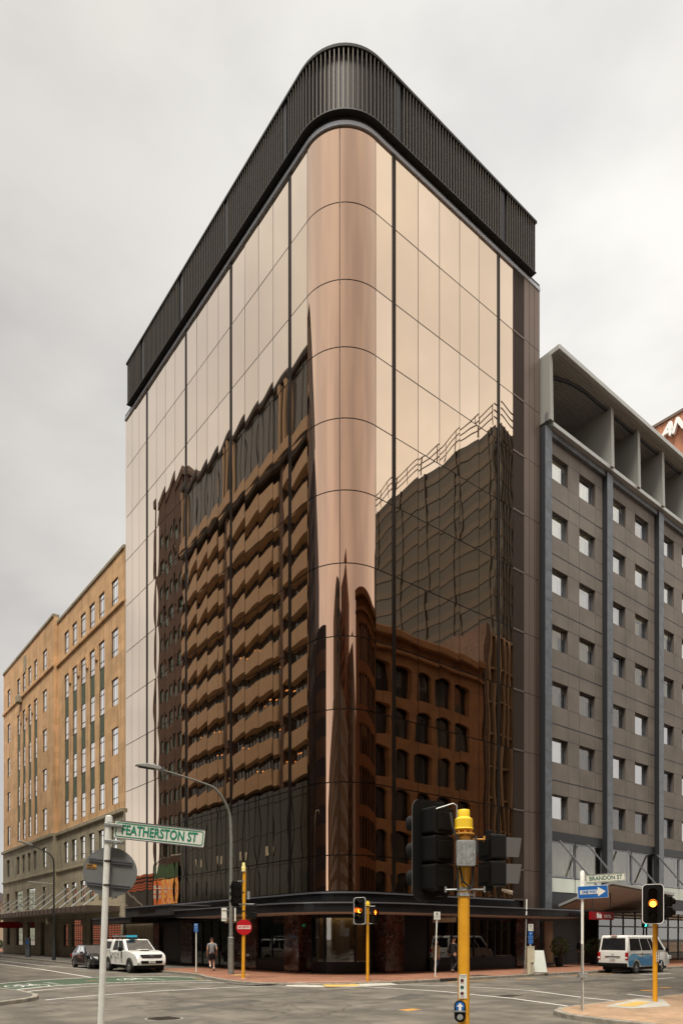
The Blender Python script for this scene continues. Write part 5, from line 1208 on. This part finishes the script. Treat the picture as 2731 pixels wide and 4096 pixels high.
# ---------------------------------------------------------------- vehicles (local x forward, y left, z up, origin on the ground under the rear axle)
def wheel(t, x, y, r, w_, sgn, spokes=6):
    a = MB(); prof = [(r*.62, -w_/2), (r*.93, -w_/2), (r, -w_*.36), (r, w_*.36), (r*.93, w_/2), (r*.62, w_/2)]; n = 28; vs = []
    for rr_, yy in prof:
        for k in range(n): th = 2*PI*k/n; vs.append((rr_*math.cos(th), yy, rr_*math.sin(th)))
    m_ = len(prof); a.add(vs, [(i*n+k, i*n+(k+1) % n, ((i+1) % m_)*n+(k+1) % n, ((i+1) % m_)*n+k) for i in range(m_) for k in range(n)])
    o = a.build('wheel', 'rubber', t, smooth=True); o.location = (x, y, r)
    a = MB(); ys = sgn*w_*.38; a.disc((0, ys-.05*sgn, 0), r*.60, 28, 'y', .01*sgn); b = a.build('rim_well', 'black_plastic', o)
    a = MB()
    for k in range(spokes):
        th = 2*PI*k/spokes; c, s_ = math.cos(th), math.sin(th); q = r*.085
        P0 = [(r*.1*c-q*s_, r*.1*s_+q*c), (r*.62*c-q*.7*s_, r*.62*s_+q*.7*c), (r*.62*c+q*.7*s_, r*.62*s_-q*.7*c), (r*.1*c+q*s_, r*.1*s_-q*c)]; a.prism(P0, ys-.02*sgn, ys+.012*sgn, ax='y')
    a.disc((0, ys-.01*sgn, 0), r*.15, 16, 'y', .03*sgn)
    for k in range(24):
        t0, t1 = 2*PI*k/24, 2*PI*(k+1)/24; a.prism([(r*.64*math.cos(t0), r*.64*math.sin(t0)), (r*.64*math.cos(t1), r*.64*math.sin(t1)), (r*.58*math.cos(t1), r*.58*math.sin(t1)), (r*.58*math.cos(t0), r*.58*math.sin(t0))], ys-.03*sgn, ys+.015*sgn, ax='y')
    a.build('rim', 'alloy', o)
def arch_outline(top, bottom_z, xr, xf, ra, zc, x_rear, x_front):
    """closed side outline: top points run rear to front, then the bottom with two wheel arches front to rear"""
    P = list(top)
    for xc in (xf, xr):
        a0 = math.asin(max(-1, min(1, (bottom_z-zc)/ra)))
        P += [(xc+ra*math.cos(a0+(PI-2*a0)*k/12), zc+ra*math.sin(a0+(PI-2*a0)*k/12)) for k in range(13)]
    return P
def body_shell(t, P, w_, mt, xc, half, zt, name='body', nose=.10, tail=.05, tumble=.04):
    a = MB(); n = len(P); vs = []
    for s_, ins in ((-1, .045), (-1, .0), (1, .0), (1, .045)):
        yl = s_*(w_/2-(.0 if ins else .05)) if ins else s_*w_/2*0+s_*w_/2
        pass
    rings = [(-1, 1.0, 1), (-1, .945, 0), (1, .945, 0), (1, 1.0, 1)]
    cx = sum(p[0] for p in P)/n; czm = (min(p[1] for p in P)+max(p[1] for p in P))/2; zmin = min(p[1] for p in P); zmax = max(p[1] for p in P)
    for s_, f, outer in rings:
        for x, z in P:
            q = (x-xc)/half; y = s_*w_/2*f*(1-(nose if q > 0 else tail)*abs(q)**5)
            if outer:
                zz_ = z-(.035 if z > zmax-.22 else 0); y *= 1-.02*abs((z-czm)/(zmax-zmin))*2
                xx = x-.02*q
            else: zz_, xx = z, x
            vs.append((xx, y, zz_))
    fs = [(r*n+i, r*n+(i+1) % n, (r+1)*n+(i+1) % n, (r+1)*n+i) for r in range(3) for i in range(n)]
    a.add(vs, fs+[tuple(range(n-1, -1, -1)), tuple(3*n+i for i in range(n))])
    o = a.build(name, mt, t)
    bm = bmesh.new(); bm.from_mesh(o.data); bmesh.ops.triangulate(bm, faces=[f for f in bm.faces if len(f.verts) > 4]); bmesh.ops.recalc_face_normals(bm, faces=bm.faces); bm.to_mesh(o.data); bm.free()
    o.data.polygons.foreach_set('use_smooth', [True]*len(o.data.polygons)); o.data.set_sharp_from_angle(angle=math.radians(32)); return o
def frustum(base, top, zb, zt):
    """base/top: (x0,x1,halfw); returns corner dict for bilinear patches"""
    b0, b1, bw = base; t0, t1, tw = top
    return dict(R=[(b0, -bw, zb), (b1, -bw, zb), (t1, -tw, zt), (t0, -tw, zt)], Lf=[(b1, bw, zb), (b0, bw, zb), (t0, tw, zt), (t1, tw, zt)],
                F=[(b1, -bw, zb), (b1, bw, zb), (t1, tw, zt), (t1, -tw, zt)], B=[(b0, bw, zb), (b0, -bw, zb), (t0, -tw, zt), (t0, tw, zt)])
def patch(c, u0, u1, v0, v1, off=.006, cut=None):
    A, B, C, D = (Vector(p) for p in c); n = ((B-A).cross(D-A)).normalized()
    f = lambda u, v: (A*(1-u)+B*u)*(1-v)+(D*(1-u)+C*u)*v+n*off
    P = [f(u0, v0), f(u1, v0), f(u1, v1), f(u0, v1)]
    return P
def greenhouse(t, fr, base, top, zb, zt, mt, name='cab'):
    a = MB(); c = [fr['R'][0], fr['R'][1], fr['Lf'][0], fr['Lf'][1], fr['R'][3], fr['R'][2], fr['Lf'][3], fr['Lf'][2]]
    a.add(c, [(0, 3, 2, 1), (4, 5, 6, 7), (0, 1, 5, 4), (1, 2, 6, 5), (2, 3, 7, 6), (3, 0, 4, 7)]); return a.build(name, mt, t, smooth=True, bevel=.07)
def glassq(t, P, name='window', mt='window_dark'):
    a = MB(); a.quad(*P); return a.build(name, mt, t, fix=False)
def plate_no(t, x, y, z, s, rz):
    a = MB(); a.box(-.005, .005, -.18, .18, -.062, .062); o = a.build('number_plate', 'white_plastic', t); o.location = (x, y, z)
    text('lettering', s, .105, 'ink', o, (.007 if rz > 0 else -.007, 0, 0), (PI/2, 0, rz), .001, .9, .002)
# white pickup
def pickup():
    t = thing('pickup_truck', 'white double cab pickup with canopy and roof ladders parked facing the camera', 'pickup truck', (-5.15, 13.25, 0), -PI/2)
    P = arch_outline([(-1.22, .52), (-1.24, .8), (-1.22, 1.13), (.3, 1.14), (2.35, 1.17), (2.62, 1.20), (3.1, 1.15), (3.55, 1.06), (3.82, .93), (3.93, .75), (3.96, .55), (3.86, .42)], .42, 0, 3.085, .44, .39, -1.2, 3.96)
    body_shell(t, P, 1.82, 'car_white', 1.37, 2.6, 1.2, nose=.14)
    a = MB(); a.box(-1.0, 3.7, -.72, .72, .22, .9); a.build('underbody', 'black_plastic', t)
    for fr_, nm, base, top in ((None, 'cab', (.42, 2.62, .86), (.62, 1.82, .70)), (None, 'canopy', (-1.22, .40, .86), (-1.02, .46, .72))):
        zb, zt = 1.12, 1.80 if nm == 'cab' else 1.79; fr = frustum(base, top, zb, zt); greenhouse(t, fr, base, top, zb, zt, 'car_white', nm)
        if nm == 'cab':
            for k in ('R', 'Lf'):
                f_ = (lambda a_, b_: (a_, b_)) if k == 'R' else (lambda a_, b_: (1-b_, 1-a_))
                for u0, u1 in ((.06, .42), (.47, .86)): a0, a1 = f_(u0, u1); glassq(t, patch(fr[k], a0, a1, .12, .88), mt='smoke_glass')
            glassq(t, patch(fr['F'], .06, .94, .1, .92), 'windscreen', 'window_dark')
        else:
            for k in ('R', 'Lf'): glassq(t, patch(fr[k], .16, .84, .2, .82), mt='smoke_glass')
            glassq(t, patch(fr['B'], .1, .9, .15, .85), 'rear_window')
    for s_ in (-1, 1):
        wheel(t, 0, s_*.80, .385, .26, s_); wheel(t, 3.085, s_*.80, .385, .26, s_)
        a = MB(); a.add([(3.62, s_*.86, .82), (3.88, s_*.60, .80), (3.80, s_*.58, .98), (3.50, s_*.86, 1.03), (3.50, s_*.78, .82), (3.75, s_*.55, .80), (3.7, s_*.55, .98), (3.42, s_*.78, 1.02)], [(0, 1, 2, 3), (4, 7, 6, 5), (0, 4, 5, 1), (3, 2, 6, 7), (0, 3, 7, 4), (1, 5, 6, 2)]); o = a.build('headlight', 'headlight', t, bevel=.015); o.location.x = .06
        a = MB(); a.disc((3.93, s_*.66, .52), .075, 18, 'x', .03); a.build('fog_light', 'headlight', t)
        a = MB(); a.box(1.98, 2.16, s_*.90, s_*1.10, 1.14, 1.38); a.build('wing_mirror', 'black_plastic', t, bevel=.05)
        for x in (.72, 1.45): a = MB(); a.box(x, x+.16, s_*.905, s_*.93, .98, 1.01); a.build('door_handle', 'black_plastic', t)
        a = MB()
        for x in (.38, 1.12, 2.1): a.box(x-.006, x+.006, s_*.900, s_*.914, .5, 1.10)
        a.build('door_gap', 'black_plastic', t)
        a = MB(); a.box(-1.2, .35, s_*.885, s_*.905, 1.135, 1.155); a.build('canopy_seal', 'black_plastic', t)
    a = MB(); a.prism([(-.52, .80), (.52, .80), (.60, .99), (-.60, .99)], 3.80, 3.925, ax='x')
    a.build('grille', 'black_plastic', t, bevel=.02)
    a = MB()
    for z in (.845, .885, .925, .965): a.box(3.925, 3.94, -.5, .5, z-.008, z+.008)
    a.tube([(3.95, .11*math.cos(k*PI/8), .90+.055*math.sin(k*PI/8)) for k in range(17)], .009, 6); a.tube([(3.955, .045*math.cos(k*PI/8), .90+.05*math.sin(k*PI/8)) for k in range(17)], .007, 6); a.build('chrome_bar', 'trim_grey', t)
    a = MB(); a.prism([(-.58, .50), (.58, .50), (.62, .66), (-.62, .66)], 3.88, 3.965, ax='x'); a.build('lower_intake', 'black_plastic', t, bevel=.02)
    plate_no(t, 3.985, .0, .60, 'HJE446', PI/2)
    a = MB(); a.prism([(2.6, 1.205), (3.05, 1.19), (3.05, 1.21), (2.7, 1.26)], -.3, .3, ax='y'); a.build('bonnet_scoop', 'car_white', t, bevel=.02)
    a = MB(); a.box(3.04, 3.06, -.25, .25, 1.185, 1.22); a.build('scoop_opening', 'black_plastic', t)
    a = MB()
    for x in (-.7, .1, .8, 1.55): a.box(x-.03, x+.03, -.72, .72, 1.86, 1.90); a.box(x-.03, x+.03, -.70, -.62, 1.78, 1.87); a.box(x-.03, x+.03, .62, .70, 1.78, 1.87)
    a.build('roof_rack', 'black_plastic', t)
    text('door_lettering', 'TUBMAN HEATING', .10, 'sign_back', t, (1.35, -.918, .80), (PI/2, 0, 0), .001, .85); text('door_logo', 'TH', .26, 'ink', t, (.55, -.918, .80), (PI/2, 0, 0), .001, .8, .004)
    l = thing('ladder', 'silver ladder with blue end cap lying on the roof rack of the white pickup', 'ladder', (-5.35, 13.25, 0), -PI/2)
    a = MB()
    for y in (-.2, .15): a.box(-.6, 1.95, y-.02, y+.02, 1.91, 2.01)
    for k in range(8): a.box(-.5+k*.32, -.46+k*.32, -.2, .15, 1.93, 1.96)
    a.build('frame', 'galvanised', l); a = MB(); a.box(1.5, 2.02, -.23, .18, 1.905, 2.015); a.build('blue_cap', 'cyan', l)
    return t
pickup()
def hatch(name, label, loc, rz, mt):
    t = thing(name, label, 'car', loc, rz)
    P = arch_outline([(-.72, .36), (-.78, .62), (-.74, .88), (-.5, .93), (1.0, .92), (2.0, .90), (2.5, .84), (3.0, .76), (3.25, .64), (3.33, .45), (3.28, .26)], .24, 0, 2.66, .35, .32, -.7, 3.3)
    body_shell(t, P, 1.75, mt, 1.28, 2.05, .95, nose=.16, tail=.12)
    a = MB(); a.box(-.6, 3.1, -.68, .68, .16, .7); a.build('underbody', 'black_plastic', t)
    fr = frustum((-.66, 2.15, .80), (-.05, 1.30, .62), .88, 1.42); greenhouse(t, fr, 0, 0, 0, 0, mt, 'cab')
    for k in ('R', 'Lf'):
        f_ = (lambda a_, b_: (a_, b_)) if k == 'R' else (lambda a_, b_: (1-b_, 1-a_))
        for u0, u1 in ((.12, .28), (.31, .52), (.56, .85)): a0, a1 = f_(u0, u1); glassq(t, patch(fr[k], a0, a1, .12, .86), mt='window_glass' if u0 > .3 else 'smoke_glass')
    glassq(t, patch(fr['F'], .06, .94, .08, .93), 'windscreen'); glassq(t, patch(fr['B'], .1, .9, .3, .9), 'rear_window')
    for s_ in (-1, 1):
        wheel(t, 0, s_*.78, .31, .22, s_, 7); wheel(t, 2.66, s_*.78, .31, .22, s_, 7)
        a = MB(); a.add([(3.02, s_*.84, .60), (3.27, s_*.5, .60), (3.2, s_*.5, .73), (2.9, s_*.84, .74), (2.9, s_*.7, .6), (3.1, s_*.45, .6), (3.05, s_*.45, .72), (2.8, s_*.7, .73)], [(0, 1, 2, 3), (4, 7, 6, 5), (0, 4, 5, 1), (3, 2, 6, 7), (0, 3, 7, 4), (1, 5, 6, 2)]); a.build('headlight', 'headlight', t, bevel=.01).location.x = .03
        a = MB(); a.box(1.62, 1.78, s_*.86, s_*1.02, .90, 1.04); a.build('wing_mirror', mt, t, bevel=.04)
        a = MB(); a.box(-.8, -.7, s_*.5, s_*.82, .66, .84); a.build('tail_light', 'tail_red', t, bevel=.02)
        for x in (.35, 1.15): a = MB(); a.box(x, x+.15, s_*.862, s_*.885, .76, .785); a.build('door_handle', mt, t)
    for y in (-.14, .14): a = MB(); a.box(3.24, 3.35, y-.11, y+.11, .56, .68); a.build('grille', 'black_plastic', t, bevel=.02)
    return t
hatch('hatchback_car', 'glossy black hatchback parked behind the white pickup', (-5.25, 19.0, 0), -PI/2, 'car_black')
hatch('hatchback_car', 'silver car partly cut off at the far left edge of the street', (1.7, 68.5, 0), 0, 'car_silver')
def van():
    t = thing('passenger_van', 'white van with blue side graphics parked with its rear towards the camera', 'van', (14.42, -6.05, 0), 0)
    P = arch_outline([(-.82, .38), (-.86, .62), (-.84, 1.16), (.5, 1.17), (3.0, 1.16), (3.42, 1.08), (3.66, .85), (3.76, .6), (3.74, .36)], .34, 0, 2.57, .36, .33, -.8, 3.7)
    body_shell(t, P, 1.70, 'car_white', 1.45, 2.3, 1.1, nose=.14, tail=.02)
    a = MB(); a.box(-.7, 3.5, -.66, .66, .20, .8); a.build('underbody', 'black_plastic', t)
    fr = frustum((-.84, 3.36, .84), (-.70, 2.42, .735), 1.10, 2.0); greenhouse(t, fr, 0, 0, 0, 0, 'car_white', 'cab')
    for k in ('R', 'Lf'):
        f_ = (lambda a_, b_: (a_, b_)) if k == 'R' else (lambda a_, b_: (1-b_, 1-a_))
        for u0, u1 in ((.05, .33), (.345, .58), (.595, .70), (.74, .92)): a0, a1 = f_(u0, u1); glassq(t, patch(fr[k], a0, a1, .12, .82), mt='window_dark')
    glassq(t, patch(fr['F'], .06, .94, .05, .9), 'windscreen'); glassq(t, patch(fr['B'], .08, .92, .14, .84), 'rear_window')
    for s_ in (-1, 1):
        wheel(t, 0, s_*.75, .325, .2, s_); wheel(t, 2.57, s_*.75, .325, .2, s_)
        a = MB(); a.box(-.885, -.80, s_*.70, s_*.855, .72, 1.12); a.build('tail_light', 'tail_red', t, bevel=.02)
        a = MB(); a.box(-.89, -.87, s_*.71, s_*.83, .80, .88); a.build('reverse_lamp', 'white_plastic', t)
        a = MB(); a.box(2.92, 3.08, s_*.88, s_*1.05, 1.12, 1.36); a.build('wing_mirror', 'black_plastic', t, bevel=.04)
        a = MB(); a.box(3.45, 3.72, s_*.62, s_*.84, .70, .9); a.build('headlight', 'headlight', t, bevel=.02)
        a = MB()
        for x in (.62, 1.7, 2.35): a.box(x-.006, x+.006, s_*.838, s_*.855, .42, 1.12)
        a.box(-.6, 1.6, s_*.84, s_*.853, 1.02, 1.035); a.build('door_gap', 'black_plastic', t)
    a = MB(); a.box(-.93, -.80, -.80, .80, .36, .56); a.build('rear_bumper', 'black_plastic', t, bevel=.04)
    a = MB(); a.box(-.885, -.86, -.42, .42, .87, .91); a.build('tailgate_handle', 'black_plastic', t); a = MB(); a.box(-.82, -.70, -.18, .18, 1.99, 2.02); a.build('brake_lamp', 'tail_red', t)
    plate_no(t, -.885, 0, .76, 'HAR634', -PI/2)
    a = MB(); a.tube([(-.87, .07*math.cos(k*PI/8), 1.02+.045*math.sin(k*PI/8)) for k in range(17)], .007, 6); a.build('badge', 'trim_grey', t)
    # wave graphics hugging the side above the sill, clear of the arches
    def wave(z1f, m_, yy, name):
        a = MB(); xs = [-.78+k*.12 for k in range(27)]
        for i in range(len(xs)-1):
            x0, x1 = xs[i], xs[i+1]
            lo = [max([.40]+[.33+math.sqrt(max(0, .43**2-(x-c)**2)) for c in (0, 2.57)]) for x in (x0, x1)]; hi = [max(l, z1f(x)) for l, x in zip(lo, (x0, x1))]
            if hi[0] > lo[0]+.01 or hi[1] > lo[1]+.01: a.quad((x0, yy, lo[0]), (x1, yy, lo[1]), (x1, yy, hi[1]), (x0, yy, hi[0]))
        a.build(name, m_, t, fix=False)
    wave(lambda x: .86+.20*math.exp(-((x+.25)/.45)**2)+.14*math.exp(-((x-1.15)/.4)**2)-.22*max(0, x-1.9), 'blue_graphic_pale', -.856, 'pale_wave_graphic')
    wave(lambda x: .70+.16*math.exp(-((x-.45)/.5)**2)+.10*math.exp(-((x-1.6)/.5)**2)-.25*max(0, x-2), 'blue_graphic', -.860, 'blue_wave_graphic')
    text('side_lettering', 'laundrydirect', .16, 'sign_blue', t, (1.75, -.866, .88), (PI/2, 0, 0), .001, .9)
van()

# ---------------------------------------------------------------- people
def skin(name, parts, mt, parent, sub=1):
    """parts: list of chains [(x,y,z,r)...]; the first point of a later chain is joined to the nearest earlier point"""
    vs, es, rs = [], [], []
    for ch in parts:
        prev = None
        for j, (x, y, z, r) in enumerate(ch):
            p = Vector((x, y, z))
            if j == 0 and vs:
                k = min(range(len(vs)), key=lambda i: (vs[i]-p).length)
                if (vs[k]-p).length < .02: prev = k; continue
                prev = k
            vs.append(p); rs.append(r)
            if prev is not None: es.append((prev, len(vs)-1))
            prev = len(vs)-1
    me = bpy.data.meshes.new(name); me.from_pydata(vs, es, []); bm = bmesh.new(); bm.from_mesh(me); lay = bm.verts.layers.skin.verify()
    bm.verts.ensure_lookup_table()
    for i, v in enumerate(bm.verts): v[lay].radius = (rs[i], rs[i]); v[lay].use_root = (i == 0)
    bm.to_mesh(me); bm.free(); me.materials.append(M[mt]); o = bpy.data.objects.new(name, me); COL.objects.link(o); o.parent = parent
    m_ = o.modifiers.new('skin', 'SKIN'); m_.use_smooth_shade = True; m2 = o.modifiers.new('sub', 'SUBSURF'); m2.levels = sub; m2.render_levels = sub+1
    return o
def person(label, loc, rz, legs, arms, top, bottom, hair='hair', long_coat=False, shorts=False, socks=None, sc=1.0, sleeves='long'):
    """faces +y locally; legs/arms give knee/foot and elbow/hand offsets for the left (-x) and right (+x) side"""
    t = thing('person', label, 'person', loc, rz); t.scale = (sc,)*3
    torso = [(0, 0, .95, .135), (0, .0, 1.10, .125), (0, .01, 1.26, .135), (0, .015, 1.40, .12), (0, .01, 1.49, .055), (0, .02, 1.56, .052), (0, .03, 1.62, .078), (0, .035, 1.68, .092), (0, .03, 1.745, .075)]
    ch = [torso, [(0, .035, 1.68, .09), (0, .125, 1.665, .02)]]
    for s_ in (-1, 1): ch.append([(0, .035, 1.68, .09), (s_*.088, .02, 1.67, .018)])
    for s_, (kn, an) in zip((-1, 1), legs):
        ch.append([(0, 0, .95, .1), (s_*.095, 0, .88, .085), (s_*.10, kn[0]*.5, .70, .078), (s_*.105, kn[0], kn[1], .055), (s_*.105, (kn[0]+an[0])/2-.01, (kn[1]+an[1])/2+.02, .052), (s_*.11, an[0], an[1], .036), (s_*.115, an[0]+.09, an[1]-.05, .035), (s_*.12, an[0]+.17, an[1]-.06, .026)])
    for s_, (el, ha) in zip((-1, 1), arms):
        ch.append([(0, .015, 1.40, .1), (s_*.13, .01, 1.42, .06), (s_*.19, 0, 1.40, .052), (s_*.225, el[0]*.5, (1.40+el[1])/2, .043), (s_*.24, el[0], el[1], .036), (s_*.245, ha[0], ha[1], .026), (s_*.245, ha[0]+.02, ha[1]-.07, .030)])
        for k, (dy, ln_) in enumerate(((-.024, .065), (-.008, .078), (.010, .082), (.027, .074))):
            ch.append([(s_*.245, ha[0]+.02, ha[1]-.07, .03), (s_*.245, ha[0]+.025+dy, ha[1]-.11, .009), (s_*.238, ha[0]+.03+dy, ha[1]-.11-ln_*.55, .0085), (s_*.228, ha[0]+.032+dy, ha[1]-.11-ln_, .0075)])
        ch.append([(s_*.245, ha[0]+.02, ha[1]-.07, .03), (s_*.235, ha[0]+.062, ha[1]-.075, .011), (s_*.23, ha[0]+.075, ha[1]-.115, .009)])
    skin('body', ch, 'skin', t)
    c2 = [[(0, 0, .90 if not long_coat else .62, .165 if not long_coat else .20), (0, 0, 1.06, .152), (0, .01, 1.24, .158), (0, .015, 1.39, .135), (0, .01, 1.455, .07)]]
    for s_, (el, ha) in zip((-1, 1), arms):
        c = [(0, .015, 1.39, .12), (s_*.14, .01, 1.41, .075), (s_*.195, 0, 1.39, .066), (s_*.227, el[0]*.55, (1.40+el[1])/2+.02, .058)]
        if sleeves == 'long': c += [(s_*.24, el[0], el[1], .052), (s_*.245, ha[0]*.9, ha[1]+.03, .042)]
        c2.append(c)
    skin('top', c2, top, t)
    c3 = [[(0, 0, .98, .14), (0, 0, .90, .13)]]
    for s_, (kn, an) in zip((-1, 1), legs):
        c = [(0, 0, .90, .13), (s_*.10, 0, .85, .098), (s_*.105, kn[0]*.55, .66, .094)]
        if not shorts: c += [(s_*.105, kn[0], kn[1], .07), (s_*.11, an[0], an[1]+.03, .055)]
        else: c += [(s_*.107, kn[0]*.75, .60, .095)]
        c3.append(c)
    skin('shorts' if shorts else 'trousers', c3, bottom, t)
    for s_, (kn, an) in zip((-1, 1), legs):
        if socks: skin('sock', [[(s_*.109, an[0]*.9+kn[0]*.1, an[1]+.13, .046), (s_*.11, an[0], an[1], .044)]], socks, t)
        skin('shoe', [[(s_*.11, an[0]-.03, an[1]-.035, .045), (s_*.115, an[0]+.07, an[1]-.055, .045), (s_*.12, an[0]+.17, an[1]-.062, .036)]], 'shoe', t)
    skin('hair', [[(0, -.0, 1.655, .085), (0, .005, 1.70, .100), (0, .02, 1.765, .075)]], hair, t)
    return t
person('man in grey T-shirt and navy shorts walking away beside the P5 sign', (-2.7, 7.26, .12), math.radians(-22), [((.10, .52), (-.30, .22)), ((.12, .50), (.02, .09))], [((-.08, 1.13), (-.02, .90)), ((-.16, 1.14), (.05, .93))], 'tee_grey', 'shorts_navy', shorts=True, socks='sock_white', sleeves='short')
person('walker in a tan coat in the shade under the canopy', (5.25, -1.35, .12), math.radians(-78), [((.18, .5), (-.05, .12)), ((-.02, .5), (-.38, .2))], [((.1, 1.14), (.28, .98)), ((-.12, 1.14), (-.1, .9))], 'coat_tan', 'jeans', long_coat=True, sc=.93)
person('walker dressed in black beside the person in the tan coat', (5.9, -1.9, .12), math.radians(-84), [((.06, .5), (.0, .09)), ((.16, .5), (-.2, .14))], [((-.05, 1.13), (.05, .92)), ((.06, 1.13), (.2, .98))], 'cloth_black', 'cloth_black', sc=1.0)
person('person in khaki trousers walking in the dark hotel entrance', (19.6, -.3, .12), math.radians(-70), [((.18, .5), (.1, .09)), ((-.02, .5), (-.35, .18))], [((.1, 1.14), (.2, .95)), ((-.12, 1.14), (-.1, .92))], 'cloth_black', 'trouser_khaki', sc=.98)
